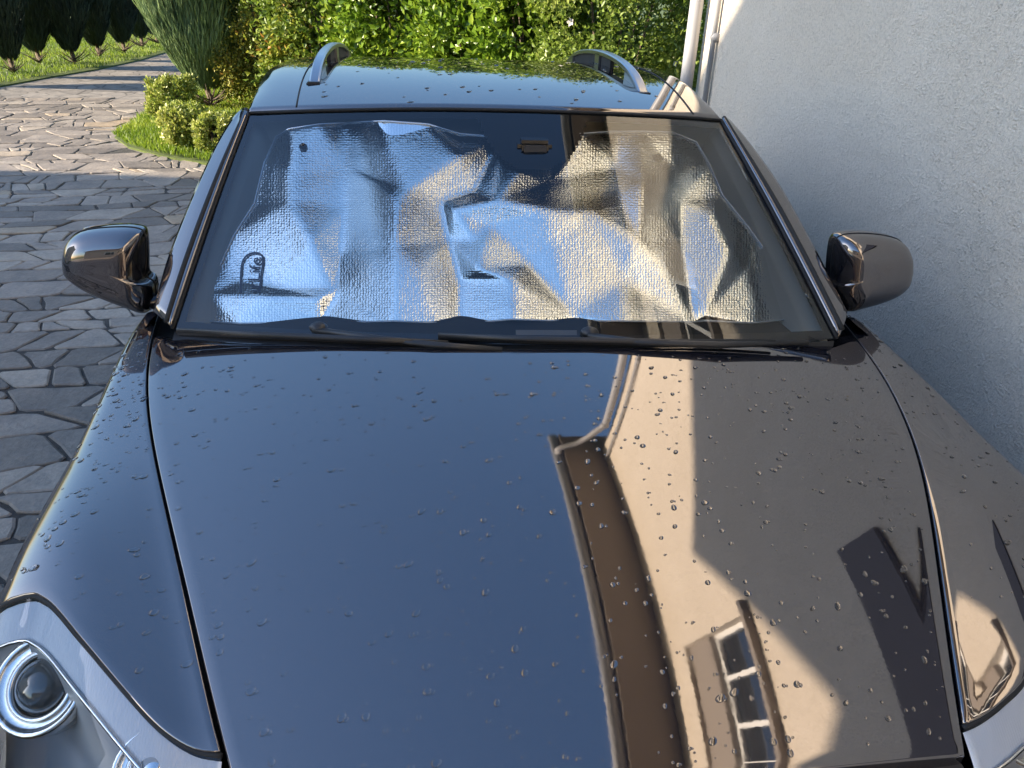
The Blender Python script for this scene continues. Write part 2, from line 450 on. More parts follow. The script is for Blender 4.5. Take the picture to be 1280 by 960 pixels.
def grass(name, poly, n, label, xr, yr):
    P = []
    while len(P) < n:
        x = rng.uniform(*xr); y = rng.uniform(*yr)
        if inside(x, y, poly): P.append((x, y, .025))
    P = np.array(P); D = unit(n)*.45+np.array([0, 0, 1.]); 
    lum = np.array([noise.noise((p[0]*1.3, p[1]*1.3, 0)) for p in P])
    o = cards(name, P, D, unit(n), rng.uniform(.05, .10, n), .012, np.clip(.5+.5*lum+rng.normal(0, .18, n), 0, 1), L_GRASS)
    return tag(o, label, 'grass', None, 'stuff')
grass('grass', pr, 26000, 'sunlit mown grass around the clipped balls right of the driveway', (-4.6, -1.8), (8.2, 14.5))
grass('grass', pl, 30000, 'grass strip under the row of dark junipers', (-11, -5.4), (11.5, 26))

# ---------------------------------------------------------------- plants
def crown_pts(n, clumps, spread):
    c = clumps[rng.integers(0, len(clumps), n)]
    return c+rng.normal(0, 1, (n, 3))*spread
def bush(name, label, base, rx, ry, z_lo, z_hi, n, leaf, ln, wd, cat, group=None, nclump=260, spread=.10, up=.35, fl=0, stems=5, front=False):
    root = empty(name, base); tag(root, label, cat, group)
    k = 0; cl = []
    zc, rz = (z_lo+z_hi)/2, (z_hi-z_lo)/2
    while len(cl) < nclump:
        u = unit(1)[0]
        if front and u[1] > .35: continue
        lum = 1+.16*noise.noise(Vector(u)*2.3+Vector(base))
        r = rng.uniform(.72, 1.0)*lum
        # boxier than an ellipsoid so that neighbours close up
        e = np.sign(u)*np.abs(u)**.75
        cl.append((e[0]*rx*r, e[1]*ry*r, zc+e[2]*rz*r))
    cl = np.array(cl); cl = cl[cl[:, 2] > .05]
    P = crown_pts(n, cl, spread); P[:, 2] = np.maximum(P[:, 2], .06)
    out = P-np.array([0, 0, zc]); out /= np.maximum(np.linalg.norm(out, axis=1, keepdims=True), 1e-6)
    D = out*.7+unit(n)*.75+np.array([0, 0, up])
    ct = np.array([noise.noise(Vector(p)*1.9+Vector(base)) for p in P])
    tint = np.clip(.45+.45*ct+rng.normal(0, .2, n), 0, 1)
    cards('crown', P, D, out+unit(n)*.7, rng.uniform(.65, 1.15, n)*ln, rng.uniform(.8, 1.15, n)*wd, tint, leaf, root)
    for s in range(stems):
        a = 2*math.pi*s/stems+random.random(); b = Vector((math.cos(a)*.05, math.sin(a)*.05, 0)); tip = Vector((math.cos(a)*rx*.55, math.sin(a)*ry*.55, z_hi*.75))
        tube('stem', [b, b.lerp(tip, .4)+Vector((0, 0, .1)), tip], [.022, .016, .006], BARK, root, 6)
    if fl:
        for q in range(fl):
            c = cl[rng.integers(0, len(cl))]; o = c-np.array([0, 0, zc]); o = Vector(o/np.linalg.norm(o))
            if o.y > .1: o.y = -o.y
            c = Vector((o.x*rx*1.02, o.y*ry*1.05, zc+o.z*rz)); a1 = o.orthogonal().normalized(); a2 = o.cross(a1)
            V = [tuple(c)]; f = []
            for i in range(5):
                an = 2*math.pi*i/5
                for da, r, h in ((-.5, .028, .004), (0, .042, .014), (.5, .028, .004)):
                    V.append(tuple(c+(a1*math.cos(an+da)+a2*math.sin(an+da))*r+o*(h+.01)))
                f.append((0, 1+3*i, 2+3*i, 3+3*i))
            mesh('blossom', V, f, PETAL, root)
    return root
def juniper(name, label, base, r, h, bare, n, leaf, group, lean=0., twig=14, cat='tree'):
    root = empty(name, base); tag(root, label, cat, group)
    t = tube('trunk', [(0, 0, -.05), (.01, .01, bare*.5), (lean*.3, 0, bare+.3), (lean, 0, h*.8)], [.05, .042, .035, .012], BARK, root, 7)
    for q in range(twig):                    # bare twigs under the foliage
        a = random.uniform(0, 6.283); z = random.uniform(.12, .5)*bare; e = random.uniform(.35, .85)*r
        tube('twig', [(0, 0, z), (math.cos(a)*e*.5, math.sin(a)*e*.5, z+bare*.35), (math.cos(a)*e, math.sin(a)*e, z+bare*random.uniform(.6, 1.1))], [.010, .007, .003], BARK, t, 4, False)
    z = rng.uniform(0, 1, n)**.85; zz = bare+z*(h-bare)
    prof = np.minimum(1, (.10+z*3.6))**.75*np.sqrt(np.clip(1-((z-.35)/.68)**2*(z > .35), 0, 1))
    an = rng.uniform(0, 2*np.pi, n)
    lump = np.array([noise.noise(Vector((math.cos(a)*1.3, math.sin(a)*1.3, q*2.2))+Vector(base)) for a, q in zip(an, zz)])
    rr = r*prof*(1+.28*lump)*np.sqrt(rng.uniform(.45, 1, n))
    P = np.stack([np.cos(an)*rr+lean*z, np.sin(an)*rr, zz], 1)
    out = np.stack([np.cos(an), np.sin(an), 0*an], 1)
    D = out*.35+np.array([0, 0, 1.])+unit(n)*.3
    tint = np.clip(.45+.5*lump+rng.normal(0, .2, n), 0, 1)
    cards('crown', P, D, out+unit(n)*.5, rng.uniform(.12, .26, n), rng.uniform(.014, .028, n), tint, leaf, root, .4)
    return root

# the row of dark columnar junipers along the lawn
row = [((-40, 105), .5, 'leftmost'), ((17, 94), .46, None), ((50, 82), .52, None), ((93, 81), .5, None), ((124, 73.5), .46, None), ((156, 68.5), .5, None), ((178, 61), .52, None), ((197, 57), .54, None)]
names = ['dark columnar juniper cut by the left edge of the picture',
         'dark juniper with a leaning bare trunk nearest the paving at far left',
         'dark juniper with a thick twiggy foot, second trunk from the left',
         'near-black juniper with a slim forked trunk, third from the left',
         'dark juniper with light bare twigs low down, fourth from the left',
         'dark juniper with a small trunk, fifth from the left',
         'far dark juniper in the row, just before the driveway vanishes',
         'farthest dark juniper seen beside the pale green one']
for (p, r, _), lb in zip(row, names):
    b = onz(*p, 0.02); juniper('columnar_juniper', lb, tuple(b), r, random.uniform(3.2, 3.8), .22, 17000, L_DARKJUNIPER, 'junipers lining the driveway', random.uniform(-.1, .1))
for i, (x, y) in enumerate([(-16.2, 26), (-13.4, 27), (-11, 27.5), (-18.5, 25), (-8.7, 28), (-21, 25.5), (-6.2, 29), (-3.8, 30)]):
    lb = ['dark tree behind the third juniper of the row', 'dark tree behind the fourth juniper of the row', 'dark tree behind the fifth juniper of the row', 'dark tree deep behind the lawn', 'dark tree closing the far end of the lawn', 'dark tree behind the leftmost junipers', 'dark tree beyond the end of the driveway', 'dark tree hidden behind the pale green juniper'][i]
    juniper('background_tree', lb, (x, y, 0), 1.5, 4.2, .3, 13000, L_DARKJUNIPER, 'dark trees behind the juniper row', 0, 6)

# pale green juniper and its neighbours right of the driveway
b = onz(264, 136, 0.03); juniper('pale_juniper', 'pale green feathery juniper standing behind the clipped yellow-green balls', tuple(b), .62, 3.2, .25, 32000, L_JUNIPER, None, -.25, 30)
for p, r, lb in (((221, 151), .36, 'largest clipped yellow-green ball shrub beside the driveway'), ((238, 183), .29, 'middle clipped yellow-green ball shrub on the sunny lawn'), ((276, 190), .25, 'yellow-green ball shrub half hidden by the car pillar')):
    g = onz(*p, 0.03)
    bush('ball_shrub', lb, tuple(g), r*.84, r*.84, .0, r*1.5, 8000, L_EUONYMUS, .042, .028, 'shrub', 'clipped ball shrubs', 200, .026, .5, 0, 4)
def at(px, py, Y):
    q = onY(px, py, Y); return (q[0], Y, .03)
bush('golden_thuja', 'golden thuja with orange tips left of the roof rail', at(322, 60, 12.2), .72, .6, .1, 2.7, 34000, L_THUJA, .055, .03, 'shrub', None, 240, .085, .4, 0, 4)
bush('mixed_shrub', 'loose green shrub with a few orange leaves behind the left roof rail', at(405, 30, 11.4), .72, .6, .1, 2.6, 20000, L_GREENSHRUB, .085, .05, 'shrub', None, 170, .11, .3, 0, 5)
for i, (px, Y, rx) in enumerate([(497, 10.6, .72), (588, 9.9, .68), (668, 9.2, .58)]):
    bush('broadleaf_shrub', ['glossy bright green shrub left of the middle of the car roof', 'glossy bright green shrub above the middle of the car roof', 'glossy green shrub just left of the right roof rail'][i], at(px, 30, Y), rx, .6, .1, 2.7, 17000, L_HEDGE, .105, .055, 'shrub', 'glossy hedge shrubs behind the car', 210, .11, .35, 0, 5)
bush('flowering_shrub', 'small-leaved shrub dotted with white blossoms beside the house corner', at(772, 30, 8.3), .78, .7, .1, 2.8, 36000, L_FLOWERSHRUB, .06, .035, 'shrub', None, 320, .10, .35, 46, 6)
for i, (x, y, r) in enumerate([(-2.0, 14.2, 1.2), (-.2, 13.4, 1.2), (1.4, 12.4, 1.2), (2.9, 10.8, 1.1), (-3.2, 16.5, 1.2)]):
    bush('back_hedge_shrub', ['dark green shrub behind the golden thuja', 'dark green shrub filling the gap behind the loose shrub', 'dark green shrub behind the glossy hedge', 'dark green shrub behind the flowering shrub', 'dark green shrub behind the pale juniper'][i], (x, y, .02), r, .7, .1, 3.1, 9000, L_GREENSHRUB, .12, .075, 'shrub', 'backing hedge', 200, .16, .3, 0, 4)

# ---------------------------------------------------------------- the house on the right
EZ = 6.05                                    # eave height
house = empty('house', (HX, HY1, 0)); tag(house, 'pale stuccoed house wall with downpipe close along the right of the car', 'house')
def hm(name, V, f, m, par=None): 
    o = mesh(name, [(v[0]-HX, v[1]-HY1, v[2]) for v in V], f, m, par or house); return o
def wall_holes(name, ys, zs, X, holes, m, depth=.16):
    """facade in the plane x=X (facing -x) with openings; holes = (y0,y1,z0,z1)"""
    Y = sorted(set([ys[0], ys[1]]+[h[0] for h in holes]+[h[1] for h in holes])); Z = sorted(set([zs[0], zs[1]]+[h[2] for h in holes]+[h[3] for h in holes]))
    V, f = [], []
    def q(*p):
        o = len(V); V.extend(p); f.append((o, o+1, o+2, o+3))
    for a, b2 in zip(Y, Y[1:]):
        for c, d in zip(Z, Z[1:]):
            if any(h[0] <= a and b2 <= h[1] and h[2] <= c and d <= h[3] for h in holes): continue
            q((X, a, c), (X, a, d), (X, b2, d), (X, b2, c))
    for y0, y1, z0_, z1 in holes:
        e = X+depth
        q((X, y0, z0_), (e, y0, z0_), (e, y0, z1), (X, y0, z1)); q((X, y1, z1), (e, y1, z1), (e, y1, z0_), (X, y1, z0_))
        q((X, y0, z1), (e, y0, z1), (e, y1, z1), (X, y1, z1)); q((X, y1, z0_), (e, y1, z0_), (e, y0, z0_), (X, y0, z0_))
    return hm(name, V, f, m)
HOLES = [(-.55, 1.86, 3.95, 5.42)]
wall_holes('side_wall', (-9., HY1), (-.1, EZ), HX, HOLES, STUCCO)
hm('end_wall', [(HX, HY1, -.1), (HX, HY1, EZ), (9, HY1, EZ), (9, HY1, -.1)], [(0, 1, 2, 3)], STUCCO)
def hbox(name, lo, hi, m, par=None, bev=0.):
    o = box(name, (lo[0]-HX, lo[1]-HY1, lo[2]), (hi[0]-HX, hi[1]-HY1, hi[2]), m, par or house, bev); return o
def window(y0, y1, z0_, z1, bars_h=1, bars_v=1, X=HX):
    w = hbox('window', (X+.125, y0, z0_), (X+.155, y1, z1), PANE)
    t = .06
    for lo, hi in (((X+.09, y0+.001, z0_+.001), (X+.124, y0+t, z1-.001)), ((X+.09, y1-t, z0_+.001), (X+.124, y1-.001, z1-.001)), ((X+.09, y0+t, z0_+.001), (X+.124, y1-t, z0_+t)), ((X+.09, y0+t, z1-t), (X+.124, y1-t, z1-.001))):
        o = box('frame', tuple(np.subtract(lo, (HX, HY1, 0))), tuple(np.subtract(hi, (HX, HY1, 0))), WHITEBAR, w)
    for i in range(bars_h):
        z = z0_+(z1-z0_)*(i+1)/(bars_h+1); box('glazing_bar', (X+.088-HX, y0+t-HY1, z-.03), (X+.123-HX, y1-t-HY1, z+.03), WHITEBAR, w)
    for i in range(bars_v):
        y = y0+(y1-y0)*(i+1)/(bars_v+1); box('glazing_bar', (X+.086-HX, y-.025-HY1, z0_+t), (X+.121-HX, y+.025-HY1, z1-t), WHITEBAR, w)
    return w
window(-.55, 1.86, 3.95, 4.88, 0, 4)
hbox('shutter_box', (HX+.04, -.549, 4.881), (HX+.16, 1.859, 5.419), SOFFIT)
hbox('window_sill', (HX-.06, -.65, 3.89), (HX+.08, 1.96, 3.948), SOFFIT)
aw = hbox('awning_box', (HX-.035, -2.6, 2.2), (HX-.002, 1.88, 2.58), DARKBROWN, None, .008)
# roof: overhanging eave with soffit, gutter, tiles
OV = .48
hbox('soffit', (HX-OV, -9.5, EZ+.002), (9, HY1+.42, EZ+.05), SOFFIT)
hm('roof', [(HX-OV-.05, -9.6, EZ+.2), (HX-OV-.05, HY1+.48, EZ+.2), (6, HY1+.48, EZ+3.), (6, -9.6, EZ+3.), (10.5, -9.6, EZ+.2), (10.5, HY1+.48, EZ+.2)], [(0, 1, 2, 3), (3, 2, 5, 4), (1, 5, 2), (0, 3, 4)], ROOFTILE)
hbox('fascia', (HX-OV-.02, -9.55, EZ-.02), (HX-OV+.01, HY1+.46, EZ+.2), SOFFIT)
gut = tube('gutter', [(-OV-.085, -15.2, EZ+.09), (-OV-.085, .5, EZ+.09)], .065, PIPE, house, 10)
pipe_xy = (-.085, -.02)
dp = tube('downpipe', spline([(-OV-.085, -.02, EZ+.05), (-OV-.08, -.02, EZ-.12), (-OV+.15, -.02, EZ-.3), (-.16, -.02, EZ-.62), (-.09, -.02, EZ-.8), (-.085, -.02, EZ-1.2), (-.085, -.02, .05)], 40), .046, PIPE, house, 14)
cx = tube('conduit', [(-.03, -.30, .1), (-.03, -.30, EZ-.1)], .019, PIPE, house, 8)
for z in (.6, 1.55, 2.6, 3.7):
    tube('bracket', [(-.02, -.325, z), (-.02, -.275, z)], .03, PIPE, cx, 8)
# wing of the same house behind the camera
wing = empty('rear_wing', (-1, -7.2, 0)); tag(wing, 'pale house wing with two windows across the yard, mirrored in the left door mirror', 'house')
box('wall', (-5.5, -5, -.1), (2.7, 0, 4.2), STUCCO, wing)
mesh('roof', [(-6, .6, 4.1), (3.1, .6, 4.1), (3.1, -2.5, 6), (-6, -2.5, 6), (-6, -5.6, 4.1), (3.1, -5.6, 4.1)], [(0, 1, 2, 3), (3, 2, 5, 4), (0, 3, 4), (1, 5, 2)], ROOFTILE, wing)
for x in (-3.6, -1.0):
    w = box('window', (x, .003, 1.1), (x+1.3, .05, 2.6), PANE, wing)
    for lo, hi in (((x-.06, .004, 1.04), (x, .07, 2.66)), ((x+1.3, .004, 1.04), (x+1.36, .07, 2.66)), ((x, .004, 2.6), (x+1.3, .07, 2.66)), ((x, .004, 1.04), (x+1.3, .07, 1.1)), ((x+.62, .051, 1.1), (x+.68, .07, 2.6))):
        box('frame', lo, hi, WHITEBAR, w)

# ---------------------------------------------------------------- the neighbour whose gable shades car and wall
NX = -16.
TE, TA = math.tan(SUN_EL)/math.cos(SUN_AZ), math.tan(-SUN_AZ)
def cast(X, Y, z): return (Y-(X-NX)*TA, z+(X-NX)*TE)      # silhouette point that throws its shadow on (X, Y, z)
prof = [(cast(-4.375, 8.18, 0)[0]+.02, 0), cast(-4.375, 8.18, 0), cast(-2.42, 7.95, 0), cast(-.5, 7.6, 0)]+[cast(HX, y, z) for y, z in [(5.6, 1.42), (5.16, 1.80), (4.43, 2.83), (3.9, 3.5), (2.79, 4.58), (.95, 3.16), (.2, 3.8), (-1.0, 2.8), (-3.6, 2.8)]]+[(-4.8, 0)]
nb = empty('neighbour_house', (NX, 0, 0)); tag(nb, 'steep-gabled neighbour house off to the left that throws the shade', 'house')
n = len(prof)
mesh('gable_wall', [(0, y, z) for y, z in prof]+[(-7, y, z) for y, z in prof], [tuple(range(n))[::-1], tuple(range(n, 2*n))]+[(i, (i+1) % n, (i+1) % n+n, i+n) for i in range(n)], STUCCO, nb)
for y in (-1.6, 2.2):
    w = box('window', (.003, y, 1.2), (.05, y+1.2, 2.6), PANE, nb)
    box('frame', (.004, y-.07, 1.13), (.06, y, 2.67), WHITEBAR, w); box('frame', (.004, y+1.2, 1.13), (.06, y+1.27, 2.67), WHITEBAR, w)

# ================================================================= THE CAR
car = empty('car', (0, 2.6, 0)); tag(car, 'dark metallic car with wet bonnet and folded silver sunshade behind its windscreen', 'car')
CO = np.array([0, 2.6, 0.])
def cm(P): return np.asarray(P, float)-CO
def cgrid(name, P, m, parent=None, smooth=True, flip=False): return grid(name, cm(P), m, parent or car, smooth, flip)
def ctube(name, P, r, m, parent=None, n=10, flat=1.): return tube(name, cm(P), r, m, parent or car, n, True, flat)
def cmesh(name, V, f, m, parent=None, smooth=False): return mesh(name, cm(V), f, m, parent or car, smooth)

A_R, A_F = math.tan(rad(4.5)), math.tan(rad(20))
def z0(Y):
    p, L, Yr = 1.6, 1.1, 1.70; k = np.maximum(Yr-Y, 0)
    return 1.05-A_R*(Yr-Y)-(A_F-A_R)*L/(p+1)*(k/L)**(p+1)
_s = np.linspace(-.1, .5, 241); _a = np.clip((_s+.028)/.06, 0, 1); _b = np.clip((_s-.085)/.12, 0, 1)
CREST = np.cumsum(.29*_a*_a*(3-2*_a)*(1-_b*_b*(3-2*_b)))*(_s[1]-_s[0])     # wing crest rising from the shut line
def H(X, Y):
    xs = .56+.41*(Y-.7)-.06*(Y-.7)**2; k = np.clip((1.5-Y)/.42, 0, 1); k = k*k*(3-2*k)
    return z0(Y)-.028*np.abs(X/.7)**2.2+k*np.interp(np.abs(X)-xs, _s, CREST)
sL = [onf(*p, H) for p in [(201, 388), (194, 409), (185, 461), (186, 512), (192, 564), (206, 625), (223, 695), (248, 803), (267, 887), (277, 937), (290, 968)]]
sR = [onf(*p, H) for p in [(1052, 400), (1071, 425), (1093, 453), (1115, 489), (1134, 534), (1149, 575), (1160, 625), (1170, 669), (1179, 767), (1191, 837), (1203, 902), (1207, 945)]]
XL = curve_fit(sL, 5, 1, 0); XR = curve_fit(sR, 5, 1, 0)
rear = [onf(*p, H) for p in [(200, 421), (300, 428), (450, 435), (640, 437), (750, 436), (860, 433), (960, 428), (1040, 421), (1068, 418)]]
YR = curve_fit(rear, 4, 0, 1)
front = [onf(*p, H) for p in [(289, 966), (420, 980), (640, 986), (860, 974), (1036, 957), (1205, 941)]]
YF = curve_fit(front, 3, 0, 1)
GAP = .0045
def rimmed(name, P, m, parent, drop=.03):
    """grid panel whose four borders turn down over a small radius"""
    P = np.asarray(P); nv, nu = P.shape[:2]; V = list(P.reshape(-1, 3)); f = grid_faces(nu, nv)
    loop = [(0, i) for i in range(nu)]+[(j, nu-1) for j in range(1, nv)]+[(nv-1, i) for i in range(nu-2, -1, -1)]+[(j, 0) for j in range(nv-2, 0, -1)]
    idx = [j*nu+i for j, i in loop]; pts = P.reshape(-1, 3)[idx]; k = len(idx)
    tn = np.roll(pts, -1, 0)-np.roll(pts, 1, 0); nrm = np.stack([tn[:, 1], -tn[:, 0], 0*tn[:, 0]], 1)
    nrm /= np.maximum(np.linalg.norm(nrm, axis=1, keepdims=True), 1e-9)
    ce = P.reshape(-1, 3).mean(0)
    if ((pts-ce)*nrm).sum() < 0: nrm = -nrm
    prev = idx
    for o, d in ((.0012, .0006), (.0024, .0024), (.003, .006), (.003, drop)):
        s0 = len(V); V += list(pts+nrm*o-np.array([0, 0, d])); cur = list(range(s0, s0+k))
        f += [(prev[a], prev[(a+1) % k], cur[(a+1) % k], cur[a]) for a in range(k)]
        prev = cur
    o = cmesh(name, V, f, m, parent, True)
    bm = bmesh.new(); bm.from_mesh(o.data); bmesh.ops.recalc_face_normals(bm, faces=bm.faces); 
    if sum(q.normal.z for q in bm.faces) < 0: bmesh.ops.reverse_faces(bm, faces=bm.faces)
    bm.to_mesh(o.data); bm.free()
    return o
P = np.zeros((56, 64, 3))
for j, v in enumerate(np.linspace(0, 1, 56)):
    for i, u in enumerate(np.linspace(0, 1, 64)):
        Y = 1.3; X = 0
        for _ in range(6):
            X = (XL(Y)+GAP)*(1-u)+(XR(Y)-GAP)*u; Y = YR(X)*(1-v)+YF(X)*v
        P[j, i] = (X, Y, H(X, Y))
hood = rimmed('bonnet', P, PAINT, car)

# fenders: shut line to shoulder, shoulder rolls over to vertical
def shoulder_z(Y): return z0(Y)-.10
eL = [onf(*p, lambda X, Y: shoulder_z(Y)) for p in [(197, 391), (173, 414), (150, 456), (122, 512), (94, 569), (66, 625), (47, 662), (30, 700), (5, 748)]]+[np.array((-.985, .95, 0)), np.array((-.955, .8, 0)), np.array((-.9, .65, 0))]
eR = [onf(*p, lambda X, Y: shoulder_z(Y)) for p in [(1063, 400), (1096, 428), (1143, 469), (1181, 506), (1212, 534), (1243, 569), (1280, 608)]]+[np.array((1.06, 1.1, 0)), np.array((1.04, .95, 0)), np.array((1.0, .8, 0)), np.array((.94, .65, 0))]
XEL = curve_fit(eL, 5, 1, 0); XER = curve_fit(eR, 5, 1, 0)
def fend_z(X, Y, side):
    xs, xe = (XL(Y), XEL(Y)) if side < 0 else (XR(Y), XER(Y))
    t = np.clip((X-xs)/(xe-xs), 0, 1); D = H(xe, Y)-shoulder_z(Y)
    return H(X, Y)-D*(1-np.sqrt(np.maximum(1-t**7, 0)))
def body_z(X, Y):
    if X < XL(Y): return fend_z(X, Y, -1) if X > XEL(Y) else shoulder_z(Y)-.0
    if X > XR(Y): return fend_z(X, Y, 1) if X < XER(Y) else shoulder_z(Y)-.0
    return H(X, Y)
LB = [(277, 938), (245, 932), (215, 915), (190, 893), (160, 860), (130, 825), (100, 790), (72, 757), (55, 744), (36, 740), (18, 744)]
lbL = [onf(*p, body_z) for p in LB]; lbL[-1][0] = XEL(lbL[-1][1])
RB = [(1203, 903), (1225, 893), (1250, 874), (1280, 841)]
lbR = [onf(*p, body_z) for p in RB]+[np.array((-q[0]+.045, q[1]-.03, 0)) for q in lbL[5:]]
for q in lbR: q[2] = body_z(min(q[0], XER(q[1])-.001), q[1])
def fender(side):
    lb = lbL if side < 0 else lbR
    fb = spline([q[:2] for q in lb], 34)      # front boundary from shut line to shoulder
    nu, nv = 34, 40; P = np.zeros((nv, nu, 3))
    yr = 2.06 if side < 0 else 1.98
    for i in range(nu):
        fx, fy = fb[i]
        xs, xe = (XL, XEL) if side < 0 else (XR, XER)
        t1 = np.clip((fx-xs(fy))/(xe(fy)-xs(fy)), 0, 1)
        s = i/(nu-1); tb = 1-(1-s)**2.2       # cluster near the shoulder
        for j, v in enumerate(np.linspace(0, 1, nv)):
            Y = yr*(1-v)+fy*v; t = tb*(1-v)+t1*v
            g = GAP*(-1 if side < 0 else 1)
            a = xs(Y)+g; X = a*(1-t)+xe(Y)*t
            P[j, i] = (X, Y, fend_z(X, Y, side))
    o = rimmed('fender', P, PAINT, car, .022)
    tag(o, 'left front wing beside the paved drive' if side < 0 else 'right front wing beside the wall')
    # flank under the shoulder
    Q = np.zeros((14, 30, 3))
    for j, s in enumerate(np.linspace(0, 1, 14)):
        for i, Y in enumerate(np.linspace(yr, .62, 30)):
            X = (XEL(Y) if side < 0 else XER(Y)); zt = shoulder_z(Y); z = zt*(1-s)+.36*s
            b = .012*math.sin(s*math.pi)
            Q[j, i] = (X+(b-.004)*(-1 if side < 0 else 1)*(0 if j == 0 else 1), Y, z-.0)
    cgrid('flank', Q, PAINT, car, True, side < 0)
fender(-1); fender(1)
# arch moulding standing proud of the left and right flank
for side in (-1, 1):
    V = []; prof2 = [(.0, .74), (.05, .72), (.062, .69), (.055, .62), (.0, .60)]
    rows = []
    for a in np.linspace(0, math.pi, 30):
        Yc, r = 1.30, .415; Y = Yc+math.cos(a)*r; z = .36+math.sin(a)*r
        X = (XEL(max(Y, .66)) if side < 0 else XER(max(Y, .66)))
        rows.append([(X+side*d, Yc+math.cos(a)*(r-.0-k), .36+math.sin(a)*(r-k)) for d, k in ((-.01, -.06), (.045, -.05), (.065, -.02), (.06, .02), (-.01, .03))])
    cgrid('arch_moulding', rows, PLASTIC)
# dark inner liner below the shut lines
Q = np.zeros((24, 40, 3))
for j, Y in enumerate(np.linspace(2.1, .62, 24)):
    for i, u in enumerate(np.linspace(0, 1, 40)):
        a, b2 = XEL(Y)+.05, XER(Y)-.05; X = a*(1-u)+b2*u
        lbq = sorted(lbL if X < 0 else lbR, key=lambda p: p[0]); nose = Y < np.interp(X, [p[0] for p in lbq], [p[1] for p in lbq])+.03 and (X < XL(Y)+.02 or X > XR(Y)-.02)
        Q[j, i] = (X, Y, body_z(X, Y)-(.6 if nose else .028))
cgrid('inner_liner', Q, BLACK)

# ---------------------------------------------------------------- windscreen
wb = spline([onz(*p, 1.04) for p in [(216, 411), (330, 420), (480, 427), (640, 430), (800, 430), (950, 427), (1046, 423)]], 65)
tp = [(311, 142), (400, 139), (520, 137), (640, 138.5), (760, 142.5), (850, 147), (901, 151)]
wt = spline([onz(*p, 1.465+.035*(1-((i-3)/3)**2)) for i, p in enumerate(tp)], 65)
WN = np.array([0, -.52, .85])
def Wp(u, v, off=0.):
    """point on the glass, u 0..1 left to right, v 0..1 bottom to top, off metres inwards"""
    s = np.clip(u, 0, 1)*64; i = min(int(s), 63); t = s-i
    b = wb[i]*(1-t)+wb[i+1]*t; a = wt[i]*(1-t)+wt[i+1]*t
    return b*(1-v)+a*v+WN*(.028*math.sin(math.pi*min(max(v, 0), 1))*(1-(2*u-1)**2*.6)-off)
glass = cgrid('windscreen', [[Wp(u, v) for u in np.linspace(0, 1, 61)] for v in np.linspace(0, 1, 31)], GLASS)
# black printed band round the glass with the sensor bay hanging from the top
def frit(u, v):
    if u < .016 or u > .984 or v < .035 or v > .955: return True
    c = abs(u-.533)/.092
    return c < 1 and v > .955-.27*(1-c**2.6)
NU, NV = 170, 90; V = []; f = []
for j in range(NV+1):
    for i in range(NU+1): V.append(Wp(i/NU, j/NV, .004))
for j in range(NV):
    for i in range(NU):
        if frit((i+.5)/NU, (j+.5)/NV): f.append((j*(NU+1)+i, j*(NU+1)+i+1, (j+1)*(NU+1)+i+1, (j+1)*(NU+1)+i))
cmesh('frit_band', V, f, FRIT, glass)
# rain sensor / mirror foot housing in the bay
p0 = Wp(.535, .81, .012)
bx = box('sensor_housing', p0-CO-np.array([.052, .03, .026]), p0-CO+np.array([.052, .05, .026]), GLOSSBLACK, car, .012)
bx2 = box('sensor_window', p0-CO-np.array([.034, .034, .014]), p0-CO+np.array([.034, -.0302, .014]), pmat('sensor_grey', (.03, .03, .034), .4), bx, .004)
# inside: beige pillar trims, headliner, dash, dark shell behind the shade
for a, m_, b2 in ((.012, .03, .16), (.988, .966, .84)):
    cgrid('pillar_trim', [[Wp(a+(m_-a)*s, v, .02+.045*s) for s in np.linspace(0, 1, 5)]+[Wp(m_+(b2-m_)*s, v, .065+.28*s**.6) for s in np.linspace(.1, 1, 6)] for v in np.linspace(.0, 1, 20)], BEIGE, car, True, a > .5)
cgrid('headliner', [[Wp(u, 1.0-.04*s, .006+.42*s) for u in np.linspace(.0, 1, 30)] for s in np.linspace(0, 1, 5)], BEIGE)
cgrid('dashboard', [[Wp(u, 0., .02)+np.array([0, .36*s, -.16*s**.22-.004]) for u in np.linspace(.0, 1, 30)] for s in np.linspace(0, 1, 8)], DASH)
cgrid('cabin_shell', [[Wp(u, v, .33) for u in np.linspace(0.03, .97, 20)] for v in np.linspace(-.2, 1, 12)], BLACK)
# pale VIN / ticket sticker low in the glass
stk = mesh('sticker', [Wp(u, v, .006)-CO for u, v in ((.505, .02), (.585, .02), (.585, .052), (.505, .052))], [(0, 1, 2, 3)], pmat('grey_sticker', (.16, .16, .16), .6), glass)
# cowl between glass and bonnet
cgrid('cowl', [[(1-s)*(Wp(u, 0, .0)+np.array([0, .01, -.012]))+s*np.array([Wp(u, 0)[0], YR(Wp(u, 0)[0])-.05, 1.0]) for u in np.linspace(0.0, 1, 40)] for s in np.linspace(0, 1, 5)], PLASTIC)
ctube('windscreen_seal', [Wp(0, v, -.002) for v in np.linspace(0, 1, 20)]+[Wp(u, 1., -.002) for u in np.linspace(.03, .97, 30)]+[Wp(1, v, -.002) for v in np.linspace(1, 0, 20)], .0055, BLACK, None, 8)

